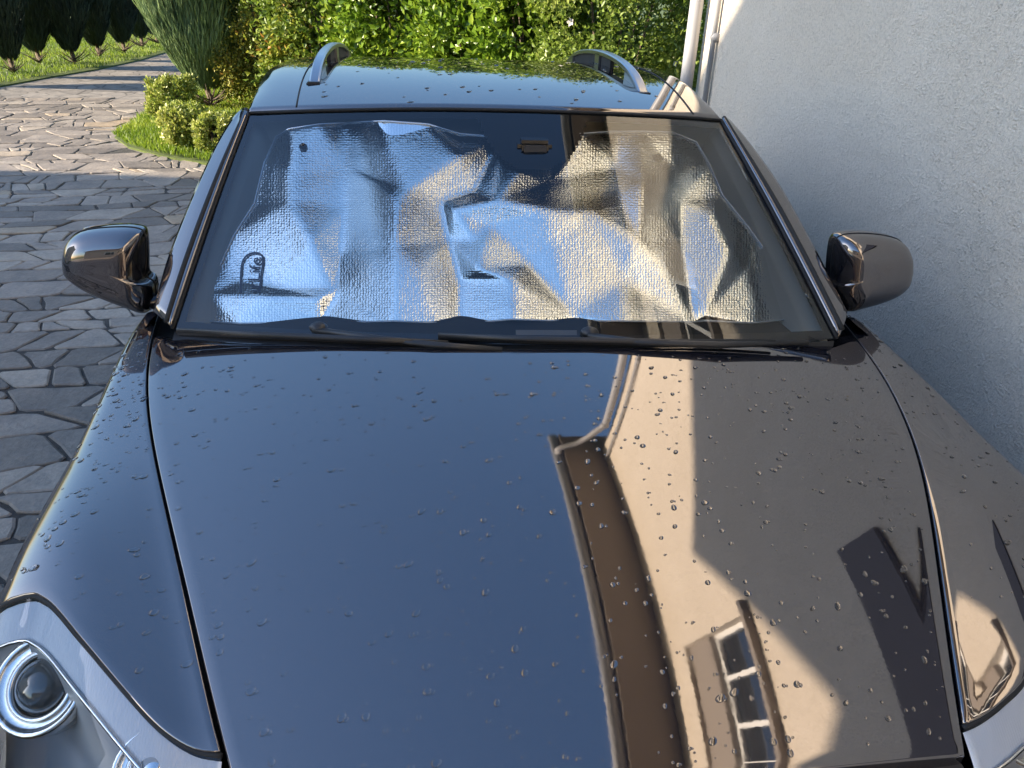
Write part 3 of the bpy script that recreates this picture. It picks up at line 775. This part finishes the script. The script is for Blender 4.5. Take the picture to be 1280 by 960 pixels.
# ---------------------------------------------------------------- pillars, roof, flanks
gz = {}
for e_ in (0, 1):
    pr_ = []
    for v_ in np.linspace(0, 1, 40):
        q_ = Wp(e_, v_)-CAM; pr_.append((480-F*(q_@UP)/(q_@FW), Wp(e_, v_)[2]))
    pr_.sort(); gz[e_] = np.array(pr_)
def gzat(e_, py, d=.010): return float(np.interp(py, gz[e_][:, 0], gz[e_][:, 1]))-d
poL = spline([onz(px, py, z) for (px, py), z in [(q, gzat(0, q[1])) for q in [(196, 391), (215, 322), (245, 246), (276, 180), (297, 147), (307, 138)]]], 30)
piL = np.array([Wp(0, v, -.003) for v in np.linspace(0, 1, 30)])
poR = spline([onz(px, py, z) for (px, py), z in [(q, gzat(1, q[1])) for q in [(1055, 393), (1027, 337), (1003, 291), (971, 234), (938, 187), (914, 158), (906, 150)]]], 30)
piR = np.array([Wp(1, v, -.003) for v in np.linspace(0, 1, 30)])
def pillar(pi, po, side):
    n = 9; P = np.zeros((30, n, 3))
    for j in range(30):
        for i, s in enumerate(np.linspace(0, 1, n)):
            q = pi[j]*(1-s)+po[j]*s; b = math.sin(s*math.pi/2)**.8
            q = q+np.array([0, -.016, .012])*math.sin(math.pi*s)*.22
            P[j, i] = q
    o = cgrid('pillar', P, PAINT, car, True, side > 0); solid(o, .012)
    # dark drip channel beside the glass
    ctube('drip_channel', [pi[j]*.72+po[j]*.28+np.array([0, -.012, .010]) for j in range(30)], .0075, BLACK, o, 6)
    # side glazing and door behind the pillar
    Q = np.zeros((30, 12, 3)); 
    for j in range(30):
        s = j/29
        e = np.array([side*(1.0*(1-s)+.70*s), 4.35, (shoulder_z(2.0)+.01)*(1-s)+1.45*s])
        for i, t in enumerate(np.linspace(0, 1, 12)):
            q = po[j]*(1-t)+e*t
            if i: q = q+np.array([side*-.004, 0, 0])
            Q[j, i] = q
    cgrid('side_window', Q, SIDEGLASS, car, True, side < 0)
    ctube('window_seal', [po[j]+np.array([side*.001, .012, 0]) for j in range(30)], .008, BLACK, None, 6)
    D = np.zeros((10, 24, 3))
    for j, s in enumerate(np.linspace(0, 1, 10)):
        for i, Y in enumerate(np.linspace(po[0][1]+.01, 4.9, 24)):
            X = (XEL(2.0) if side < 0 else XER(1.95)); D[j, i] = (X+side*.015*math.sin(math.pi*s), Y, (shoulder_z(2.0)-.004)*(1-s)+.34*s)
    cmesh('mirror_sail', [po[0], po[4], (XEL(2.0) if side < 0 else XER(1.95), po[0][1]+.42, shoulder_z(2.0)), (XEL(2.0) if side < 0 else XER(1.95), po[0][1]+.01, shoulder_z(2.0)-.006)], [(0, 1, 2, 3)], GLOSSBLACK)
    cgrid('door', D, PAINT, car, True, side < 0)
pillar(piL, poL, -1); pillar(piR, poR, 1)
NU2, NV2 = 48, 50; P = np.zeros((NV2, NU2, 3))
def roof_at(u, d):
    s = u*64; i = min(int(s), 63); t = s-i; q = wt[i]*(1-t)+wt[i+1]*t
    c = 2*u-1
    k = 1+.04*math.sin(min(d/.6, 1)*math.pi/2)-.10*max(d-.6, 0)/1.5
    x = q[0]*k
    z = q[2]+.006+.14*d-.095*d*d+.022*c*c*math.sin(min(d/.8, 1)*math.pi/2)-(.014*min(d/.25, 1))*abs(c)**20
    return np.array([x, q[1]+d+.006, z])
for j, d in enumerate(np.linspace(0, 2.25, NV2)):
    for i, u in enumerate(np.linspace(0, 1, NU2)):
        uu = .5+.5*np.sign(u-.5)*(1-(1-abs(2*u-1))**1.5); P[j, i] = roof_at(uu, d)
roof = cgrid('roof', P, PAINT); solid(roof, .02)
cmesh('tailgate', [(-.62, 4.74, 1.40), (.62, 4.74, 1.40), (.98, 4.98, .98), (-.98, 4.98, .98), (-.98, 5.02, .34), (.98, 5.02, .34)], [(0, 3, 2, 1), (3, 4, 5, 2)], PAINT)
for sd in (-1, 1):                                    # roof ditch seam
    u = .5+sd*.385
    ctube('roof_seam', [roof_at(u, d)+np.array([0, 0, .0005]) for d in np.linspace(.02, 2.1, 30)], .0028, BLACK, roof, 6)
# roof rails
def rail(sd, px):
    y0 = onz(*px, 1.535); x = y0[0]; u = None
    def zr(d):
        uu = .5+.5*x/.8
        return roof_at(uu, y0[1]+d-2.55)[2]
    prof = [(0, .004), (.05, .020), (.14, .038), (.28, .050), (.55, .053), (.95, .053), (1.25, .049), (1.42, .034), (1.52, .004)]
    pp = spline(prof, 40); root = None
    V = []; wd = .017
    for d, hh in pp:
        X = x-sd*.0*d; Y = y0[1]+d; z = zr(d)+hh; th = .017
        V += [(X-wd, Y, z-th), (X-wd*1.0, Y, z-.004), (X-wd*.7, Y, z), (X+wd*.7, Y, z), (X+wd, Y, z-.004), (X+wd, Y, z-th)]
    f = grid_faces(6, 40, 0, True)+[tuple(range(6))[::-1], tuple(range(len(V)-6, len(V)))]
    o = cmesh('roof_rail', V, f, ALU)
    tag(o, 'left roof rail nearer the hedge and lawn' if sd < 0 else 'right roof rail nearer the house')
    def foot(a, b2, nm, m, w=.017):
        ds = np.linspace(a, b2, 8); V = []
        for d in ds:
            hh = np.interp(d, pp[:, 0], pp[:, 1]); z = zr(d)
            V += [(x-w, y0[1]+d, z-.012), (x-w, y0[1]+d, z+hh-.014), (x+w, y0[1]+d, z+hh-.014), (x+w, y0[1]+d, z-.012)]
        cmesh(nm, V, grid_faces(4, 8, 0, True)+[(3, 2, 1, 0), (28, 29, 30, 31)], m, o)
    foot(.0, .24, 'rail_foot', ALU); foot(.70, .78, 'rail_strut', ALU); foot(1.30, 1.52, 'rail_foot', ALU); foot(.80, 1.29, 'rail_infill', BLACK, .008); foot(.52, .69, 'rail_infill', BLACK, .008)
    box('foot_cap', (x-.024-CO[0], y0[1]-.012-CO[1], zr(0)-.012), (x+.024-CO[0], y0[1]+.05-CO[1], zr(0)+.010), PLASTIC, o, .004)
rail(-1, (392, 101)); rail(1, (806, 113))

# ---------------------------------------------------------------- door mirrors
def mirror(out, Yp, side, jt):
    C0 = spline(list(out)+[out[0]], 72)[:-1]
    P3 = np.array([onY(px, py, Yp) for px, py in C0]); ce = P3.mean(0)+np.array([side*.012, 0, .015])
    lay = [(q, -.072*math.sqrt(max(1-q**4, 0))) for q in (.08, .2, .32, .44, .56, .67, .77, .855, .92, .965, .99)]+[(1.0, .008), (1.0, .03), (.985, .05), (.95, .058)]
    V = []
    for s, d in lay: V += [ce+(q-ce)*s+np.array([0, d, 0]) for q in P3]
    n = len(P3); f = grid_faces(n, len(lay), 0, True); V.append(ce+np.array([0, -.072, 0])); f += [(len(V)-1, (i+1) % n, i) for i in range(n)]
    root = cmesh('side_mirror', V, f, PAINT, car, True)
    tag(root, 'left door mirror over the paving' if side < 0 else 'right door mirror against the stucco wall')
    cmesh('mirror_glass', [ce+(q-ce)*np.array([.9, 1, .82])+np.array([side*.01, .059, .012]) for q in P3], [tuple(range(n))[::-1]], CHROME, root)
    # dark parting line round the cap and the lower shell
    seam = [ce+(q-ce)*1.001+np.array([0, .012, 0]) for q in P3]
    ctube('cap_seam', seam+[seam[0]], .0022, BLACK, root, 6)
    j0 = onY(*jt, Yp)
    ctube('mirror_arm', spline([j0+np.array([side*.075, -.012, .0]), j0+np.array([side*.035, -.006, -.004]), j0+np.array([side*-.02, .01, -.018]), j0+np.array([-side*.08, .05, -.04])], 12), list(np.linspace(.018, .034, 12)), GLOSSBLACK, root, 16, .8)
mirror([(80, 322), (84, 304), (96, 292), (118, 287), (150, 285), (171, 287), (179, 294), (181, 318), (182, 346), (191, 354), (193, 372), (186, 389), (165, 383), (140, 374), (112, 362), (92, 349), (82, 338)], 2.13, -1, (188, 372))
mirror([(1137, 335), (1136, 318), (1128, 303), (1110, 296), (1080, 293), (1056, 295), (1046, 303), (1042, 325), (1040, 348), (1036, 356), (1045, 377), (1053, 387), (1070, 384), (1095, 377), (1118, 367), (1132, 354)], 2.08, 1, (1046, 370))

# ---------------------------------------------------------------- wipers
def wiper(blade, arm, piv):
    def pt(p, z): return onz(*p, z)
    b = ctube('wiper', [pt(p, z) for p, z in blade], .0075, PLASTIC, car, 8, 1.3)
    ctube('wiper_arm', [pt(p, z) for p, z in arm], [.012]+[.011]*(len(arm)-2)+[.008], PLASTIC, b, 8, .8)
    ctube('wiper_rubber', [pt(p, z)+np.array([0, .006, -.012]) for p, z in blade], .004, BLACK, b, 6)
    c = pt(*piv)
    bm = bmesh.new(); bmesh.ops.create_uvsphere(bm, u_segments=16, v_segments=10, radius=.021)
    for v in bm.verts: v.co = Vector((v.co.x*1.15, v.co.y, v.co.z*.75))+Vector(cm(c))
    me = bpy.data.meshes.new('pivot_cap'); bm.to_mesh(me); bm.free(); link('pivot_cap', me, PLASTIC, b, True)
    return b
tag(wiper([((222, 414), 1.052), ((330, 419), 1.056), ((440, 424), 1.058), ((560, 430), 1.055)], [((392, 413), 1.052), ((470, 423), 1.055), ((540, 431), 1.056), ((628, 437), 1.05)], ((398, 410), 1.055)), 'long wiper lying on the left')
tag(wiper([((548, 420), 1.058), ((680, 425), 1.064), ((830, 428), 1.062), ((968, 428), 1.052)], [((735, 420), 1.06), ((800, 428), 1.062), ((900, 431), 1.058), ((1010, 428), 1.046)], ((737, 416), 1.062)), 'wiper lying on the right')

# ---------------------------------------------------------------- headlights
def lathe(name, c, ax, prof, m, parent, n=36):
    ax = Vector(ax).normalized(); a = ax.orthogonal().normalized(); b = ax.cross(a); V = []
    for r, h in prof:
        for k in range(n):
            t = 2*math.pi*k/n; V.append(Vector(c)+(a*math.cos(t)+b*math.sin(t))*r+ax*h)
    f = grid_faces(n, len(prof), 0, True)+[tuple(range(n))[::-1], tuple(range(len(V)-n, len(V)))]
    o = cmesh(name, [tuple(v) for v in V], f, m, parent, True)
    return o
def headlight(side, lb):
    B = spline([q[:2] for q in lb], 40); zb = np.array([body_z(min(max(x, XEL(y)+.001), XER(y)-.001), y) for x, y in B])
    def S(k, d, off=0.):
        x, y = B[k]; return np.array([x+side*.10*d*0, y-d-.008, zb[k]-.006-.62*d-.9*d*d-off])
    ks = range(40)
    root = cgrid('headlight', [[S(k, d) for k in ks] for d in np.linspace(0, .29, 18)], LENSGLASS, car, True, side > 0)
    tag(root, 'left headlight with clear cover' if side < 0 else 'right headlight with clear cover')
    cgrid('reflector_strip', [[S(k, d, .008) for k in ks] for d in np.linspace(.0, .052, 6)], STRIP, root)
    ctube('strip_edge', [S(k, .054, .004) for k in ks], .0035, CHROME, root, 6)
    cgrid('bowl', [[S(k, .052+d, .010+.15*min(d/.014, 1)) for k in ks] for d in np.linspace(0, .235, 16)], LAMPGREY, root)
    ctube('cover_gap', [S(k, .0, .002)+np.array([0, .004, 0]) for k in ks], .0055, BLACK, root, 6)
    return root, S
LAMPRING = pmat('lamp_reflector', (.78, .77, .75), .2, 1.0)
def lamp_unit(root, c, r, ax, nm, m=PROJ):
    ring = lathe(nm, c, ax, [(r*1.75, -.045), (r*1.8, -.01), (r*1.72, .0), (r*1.55, -.004), (r*1.32, -.016), (r*1.28, -.010), (r*1.12, -.008), (r*1.05, -.016), (r*1.02, -.03)], LAMPRING, root)
    lathe('lens', c, ax, [(r*1.02, -.022), (r*.98, -.012), (r*.85, -.002), (r*.6, .008), (r*.3, .013), (r*.05, .0145)], m, ring)
rtL, SL = headlight(-1, lbL); rtR, SR = headlight(1, lbR)
for rt, sd, off in ((rtL, -1, 0.), (rtR, 1, .045)):
    def near(px, py, sink):
        best = min(((SL(k, d, sink) for k in range(40) for d in np.linspace(.0, .34, 50))), key=lambda q: (640+F*((q-CAM)@RX)/((q-CAM)@FW)-px)**2+(480-F*((q-CAM)@UP)/((q-CAM)@FW)-py)**2)
        return np.array([-best[0]+.04, best[1]-.035, best[2]]) if sd > 0 else best
    lamp_unit(rt, near(47, 855, .02), .043, (sd*.18, -.62, .78), 'projector')
    lamp_unit(rt, near(188, 966, .02), .034, (sd*.05, -.66, .75), 'main_beam', CHROME)

# ---------------------------------------------------------------- nose, wheels
cgrid('bumper', [[(X, .30+.34*abs(X/1.02)**2.6+dy, z) for X in np.linspace(-1.0, 1.02, 30)] for dy, z in ((.13, .65), (.06, .64), (.0, .57), (-.02, .46), (.02, .34), (.10, .24))], PAINT)
cgrid('grille', [[(X, YF(X)+dy, z) for X in np.linspace(-.55, .55, 16)] for dy, z in ((.02, .835), (-.02, .83), (-.12, .79), (-.20, .71), (-.25, .62), (-.25, .56))], PLASTIC)
for k in range(5):
    z = .80-.036*k; ctube('grille_bar', [(X, YF(X)-.105-.03*k, z) for X in np.linspace(-.5, .5, 10)], .006, PLASTIC)
def wheel(x, y, sd):
    root = lathe('wheel', (x, y, .365), (sd, 0, 0), [(.25, -.22), (.33, -.22), (.362, -.19), (.365, -.11), (.362, -.03), (.33, .0), (.25, .0)], TYRE, car)
    rim = lathe('rim', (x, y, .365), (sd, 0, 0), [(.255, -.1), (.255, .004), (.235, .004), (.225, -.03), (.225, -.06)], RIM, root)
    for k in range(5):
        a = 2*math.pi*k/5
        ctube('spoke', [(x-sd*.012, y+math.cos(a)*.03, .365+math.sin(a)*.03), (x-sd*.014, y+math.cos(a)*.235, .365+math.sin(a)*.235)], [.035, .022], RIM, root, 6, .5)
for y in (1.30, 4.1):
    wheel(-1.01, y, -1); wheel(1.03, y, 1)
cmesh('underbody', [(-.9, .6, .28), (.9, .6, .28), (.9, 4.9, .28), (-.9, 4.9, .28)], [(0, 1, 2, 3)], BLACK)

# ================================================================= FOLDED FOIL SUNSHADE
gp = np.array([Wp(u, v) for u in np.linspace(0, 1, 15) for v in np.linspace(0, 1, 11)])
AA = np.stack([np.ones(len(gp)), gp[:, 0], gp[:, 1], gp[:, 0]**2, gp[:, 1]**2, gp[:, 0]*gp[:, 1], gp[:, 0]**2*gp[:, 1]], 1)
wc = np.linalg.lstsq(AA, gp[:, 2], rcond=None)[0]
def wz(X, Y): return wc @ np.array([1, X, Y, X*X, Y*Y, X*Y, X*X*Y])
SH = dict(
 T0=(345,172,14),T1=(361,162,34),T2=(400,156,28),T3=(435,154,0),T4=(480,152,28),T5=(535,156,20),T6=(575,168,5),T7=(625,172,0),T8=(672,182,30),T9=(690,178,0),T10=(725,168,25),T11=(765,165,0),T12=(800,165,12),T13=(840,166,20),T14=(870,178,0),
 R1=(886,205,8),R2=(903,245,16),R3=(935,285,10),R4=(962,322,8),R5=(976,362,0),R6=(983,400,5),
 B0=(262,402,20),B1=(300,405,30),B2=(400,404,0),B3=(455,403,25),B4=(492,402,40),B5=(545,404,25),B6=(577,405,0),B7=(640,400,40),B8=(720,402,0),B9=(780,402,30),B10=(865,403,8),B11=(880,402,0),B12=(940,404,25),
 L1=(330,205,22),L2=(318,255,18),L3=(292,296,20),L4=(274,335,22),L5=(258,368,40),
 I1=(361,210,36),I2=(362,252,38),I3=(433,207,0),I4=(431,260,0),I5=(427,310,0),I6=(424,364,5),I7=(390,300,38),I8=(414,358,10),I9=(335,272,30),I10=(300,352,18),I10b=(350,360,12),I10c=(330,371,38),I10d=(400,373,20),
 I11=(490,244,45),I12=(493,310,48),I13=(522,335,40),I14=(575,195,30),I15=(592,240,0),I16=(552,252,8),I17=(562,300,0),I18=(575,350,0),I19=(485,185,32),I20=(508,236,40),
 C1=(566,262,34),C2=(620,250,48),C3=(682,262,45),C4=(735,264,40),C5=(770,240,20),C6=(592,300,16),C7=(612,282,18),C8=(660,330,5),C9=(714,392,5),C10=(640,350,40),C11=(598,335,34),C12=(690,302,25),C13=(690,225,10),
 D2=(772,208,0),D3=(800,300,40),D4=(835,270,12),D5=(852,252,0),D6=(852,300,0),D7=(890,268,26),D8=(911,315,36),D9=(882,394,18),D10=(845,220,12),D11=(805,230,35),D12=(780,350,10),D13=(825,325,32),D14=(932,335,16),D15=(942,372,22))
ids = list(SH); kx = {n: i for i, n in enumerate(ids)}
out = ['T%d' % i for i in range(15)]+['R%d' % i for i in range(1, 7)]+['B12', 'B11', 'B10', 'B9', 'B8', 'B7', 'B6', 'B5', 'B4', 'B3', 'B2', 'B1', 'B0', 'L5', 'L4', 'L3', 'L2', 'L1']
ed = [(kx[a], kx[b2]) for a, b2 in zip(out, out[1:]+out[:1])]
for ch in ('T3 I3 I4 I5 I6 B2', 'T1 I1 I2 I7 I8 I6', 'I2 I9 L3', 'I3 I20 I16 I15 I14', 'I3 I19 I14', 'I4 I11 I12 I6', 'I11 I20', 'I12 I13 B5', 'I16 I17 I18 B6', 'C1 C2 C3 C4 C5 D2', 'C1 C6 C11', 'C7 C8 C9', 'C11 C10 C9', 'T9 C13 C3', 'D2 D11 D4 D6', 'D5 D6 B10', 'D5 D7 D8 D9 B11', 'L4 I10 I10b I8', 'L5 I10c I10d I6'):
    c = ch.split(); ed += [(kx[a], kx[b2]) for a, b2 in zip(c, c[1:])]
cv, ce_, cf, *_ = geometry.delaunay_2d_cdt([Vector(SH[n][:2]) for n in ids], ed, [[kx[n] for n in out]], 1, 1e-4)
base2 = {(round(SH[n][0]), round(SH[n][1])): SH[n][2] for n in ids}
hts = []
for v in cv:
    k = (round(v.x), round(v.y)); 
    if k in base2: hts.append(base2[k])
    else:
        w = [(1/((v.x-SH[n][0])**2+(v.y-SH[n][1])**2+1), SH[n][2]) for n in ids]; s = sum(a for a, _ in w); hts.append(sum(a*b2 for a, b2 in w)/s)
# split each fold facet so it buckles a little
tri = []
for fa in cf:
    for i in range(1, len(fa)-1): tri.append((fa[0], fa[i], fa[i+1]))
PV = [(v.x, v.y, h_) for v, h_ in zip(cv, hts)]; 
def subdiv(PV, tri):
    cache = {}; nt_ = []
    def mid(a, b2):
        k = (min(a, b2), max(a, b2))
        if k not in cache:
            p, q = PV[a], PV[b2]; L = math.hypot(p[0]-q[0], p[1]-q[1])
            PV.append(((p[0]+q[0])/2, (p[1]+q[1])/2, (p[2]+q[2])/2+random.uniform(-.02, .02)*L)); cache[k] = len(PV)-1
        return cache[k]
    for a, b2, c in tri:
        x, y, z = mid(a, b2), mid(b2, c), mid(c, a); nt_ += [(a, x, z), (x, b2, y), (z, y, c), (x, y, z)]
    return nt_
tri = subdiv(PV, tri); tri = subdiv(PV, tri); tri = subdiv(PV, tri)
nbr = [set() for _ in PV]
for t in tri:
    for a in t: nbr[a].update(t)
for _ in range(2):
    PV = [(p[0], p[1], .4*p[2]+.6*sum(PV[k][2] for k in nb_)/len(nb_)) for p, nb_ in zip(PV, nbr)]
FOFF = .085
def foil3(px, py, h_): return onf(px, py, lambda X, Y: wz(X, Y)-(.03+.115*min(max((py-155)/250, 0), 1))+h_*.00105)
V3 = np.array([foil3(*p) for p in PV])
shade = empty('sunshade', tuple(V3.mean(0)*np.array([1, 1, 0])+np.array([0, 0, V3[:, 2].min()]))); tag(shade, 'crumpled silver bubble-foil sunshade propped inside the windscreen', 'sunshade')
SO = np.array(shade.location)
me = bpy.data.meshes.new('foil_sheet'); me.from_pydata([tuple(v-SO) for v in V3], [], [t[::-1] for t in tri]); 
uvl = me.uv_layers.new(name='UVMap')
for lp in me.loops: p = PV[lp.vertex_index]; uvl.data[lp.index].uv = (p[0]/3.4, p[1]/2.9)
me.update(); link('foil_sheet', me, FOIL, shade, True)
# bound edge of the sheet, suction cups, print
INK = pmat('navy_ink', (.02, .03, .07), .5)
pts_e = [foil3(*SH[n])+np.array([0, -.002, .002])-SO for n in out]
tube('bound_edge', pts_e+[pts_e[0]], .0028, pmat('edge_tape', (.55, .58, .62), .35, .6), shade, 6)
def on_foil(px, py, lift=.004):
    for a, b2, c in tri:
        A, B, Cc = PV[a], PV[b2], PV[c]; d = (B[1]-Cc[1])*(A[0]-Cc[0])+(Cc[0]-B[0])*(A[1]-Cc[1])
        if abs(d) < 1e-9: continue
        l1 = ((B[1]-Cc[1])*(px-Cc[0])+(Cc[0]-B[0])*(py-Cc[1]))/d; l2 = ((Cc[1]-A[1])*(px-Cc[0])+(A[0]-Cc[0])*(py-Cc[1]))/d
        if l1 >= -1e-6 and l2 >= -1e-6 and l1+l2 <= 1+1e-6:
            q = V3[a]*l1+V3[b2]*l2+V3[c]*(1-l1-l2)
            return q+(CAM-q)/np.linalg.norm(CAM-q)*lift
    return foil3(px, py, 20)
for p in ((379, 184), (822, 197)):
    lathe('suction_cup', on_foil(*p), (0, -.6, .8), [(.012, 0), (.012, .004), (.006, .008), (.005, .014)], GLOSSBLACK, None, 14).parent = shade
    shade.children[-1].matrix_parent_inverse = shade.matrix_world.inverted()
for o in shade.children:
    if o.name.startswith('suction_cup'):
        o.data.transform(Matrix.Translation(Vector(CO-SO))); o.matrix_parent_inverse = Matrix.Identity(4)
def text_px(s, size):
    cu = bpy.data.curves.new('t', 'FONT'); cu.body = s; cu.size = size; cu.offset = .01; cu.resolution_u = 3
    o = bpy.data.objects.new('t', cu); COL.objects.link(o)
    dg = bpy.context.evaluated_depsgraph_get(); me = bpy.data.meshes.new_from_object(o.evaluated_get(dg))
    bpy.data.objects.remove(o); bpy.data.curves.remove(cu)
    return me
tm = text_px('CarLife', 24)
wmax = max(v.co.x for v in tm.vertices)
def tpx(x, y):                               # runs up the sheet, letter tops to the left
    s = x/wmax*64; return (317.5+(s-37)*.10-(y-8)*.9, 385.5-s)
keep = [p for p in tm.polygons if all(tpx(*tm.vertices[i].co[:2])[1] < 366 for i in p.vertices)]
mp = {}; V = []; f = []
for p in keep:
    t = []
    for i in p.vertices:
        if i not in mp: mp[i] = len(V); V.append(on_foil(*tpx(*tm.vertices[i].co[:2]), .006)-SO)
        t.append(mp[i])
    f.append(tuple(t))
mesh('printed_lettering', V, f, INK, shade)
bpy.data.meshes.remove(tm)
ol = spline([(301, 366), (301, 345), (303, 328), (309, 319), (318, 316), (326, 318), (328.5, 325), (326.5, 345), (324, 366)], 40)
V = []; f = []
for i, (x, y) in enumerate(ol):
    t = ol[min(i+1, 39)]-ol[max(i-1, 0)]; t = t/np.linalg.norm(t)
    for s in (-1.2, 1.2): V.append(on_foil(x-t[1]*s, y+t[0]*s, .006)-SO)
f = [(2*i, 2*i+1, 2*i+3, 2*i+2) for i in range(39)]
mesh('printed_outline', V, f, INK, shade)

# ================================================================= RAIN DROPS
def drops():
    V, f = [], []
    def one(c, n_, r, el, ang):
        n_ = Vector(n_).normalized(); a = n_.orthogonal().normalized(); b = n_.cross(a)
        a, b = a*math.cos(ang)+b*math.sin(ang), b*math.cos(ang)-a*math.sin(ang)
        k = 12; o = len(V); ph = [random.uniform(0, 6.28) for _ in range(3)]; am = random.uniform(.03, .15)
        for fr, hh in ((1.0, -.05), (.97, .13), (.84, .30), (.58, .43), (.25, .50)):
            for i in range(k):
                t = 2*math.pi*i/k; w = 1+am*math.sin(t+ph[0])+am*.7*math.sin(2*t+ph[1])+am*.5*math.sin(3*t+ph[2])
                V.append(tuple(Vector(c)+(a*math.cos(t)*el+b*math.sin(t))*(r*w*fr)+n_*(r*hh*.8)))
        V.append(tuple(Vector(c)+n_*(r*.43)))
        f.extend((o+q[0], o+q[1], o+q[2], o+q[3]) for q in grid_faces(k, 5, 0, True))
        f.extend((o+4*k+i, o+4*k+(i+1) % k, o+5*k) for i in range(k))
    def nrm(fn, X, Y):
        e = .004; return (-(fn(X+e, Y)-fn(X-e, Y))/(2*e), -(fn(X, Y+e)-fn(X, Y-e))/(2*e), 1.)
    cnt = 0
    def put(fn, X, Y, rs):
        r = rs*float(np.clip(rng.lognormal(0, .5), .4, 2.1)); n_ = nrm(fn, X, Y)
        one((X, Y, fn(X, Y)), n_, r, random.uniform(1.0, 1.6), random.uniform(-.5, .5))
        if random.random() < .22: one((X+r*random.uniform(1., 2), Y+r*random.uniform(-.6, .6), fn(X+r, Y)), n_, r*.6, 1.2, random.uniform(-.5, .5))
    k = 0
    while k < 900:
        Y = rng.uniform(.68, 1.80); X = rng.uniform(XL(Y)+.02, XR(Y)-.02)
        if Y > YR(X)-.015 or Y < YF(X)+.015: continue
        dens = .4+.3*abs(X+.1)+.25*noise.noise((X*3.1, Y*3.1, 4))+(.35 if .1 < X < .3 else 0)+(.25 if Y > 1.4 else 0)
        if random.random() > dens: continue
        put(H, X, Y, .0028); k += 1
    for sd, cnt in ((-1, 260), (1, 110)):
        k = 0
        while k < cnt:
            Y = rng.uniform(.85, 2.0); t = rng.uniform(.06, .92)
            xs, xe = (XL(Y), XEL(Y)) if sd < 0 else (XR(Y), XER(Y)); X = xs*(1-t)+xe*t
            lb = lbL if sd < 0 else lbR
            q = sorted(lb, key=lambda p: p[0])
            if Y < np.interp(X, [p[0] for p in q], [p[1] for p in q])+.03: continue
            put(lambda x, y: fend_z(x, y, sd), X, Y, .0029); k += 1
    for k in range(70):
        u, d = rng.uniform(.12, .88), rng.uniform(.05, 1.1); p = roof_at(u, d)
        one(p, (0, -.05, 1), .0045*random.uniform(.6, 1.7), random.uniform(1.2, 2.2), random.uniform(-.4, .4))
    return V, f
V, f = drops()
o = mesh('rain_drops', V, f, WATER, None, True)
tag(o, 'beads of rain water scattered over bonnet, wings and roof', 'water', None, 'stuff')
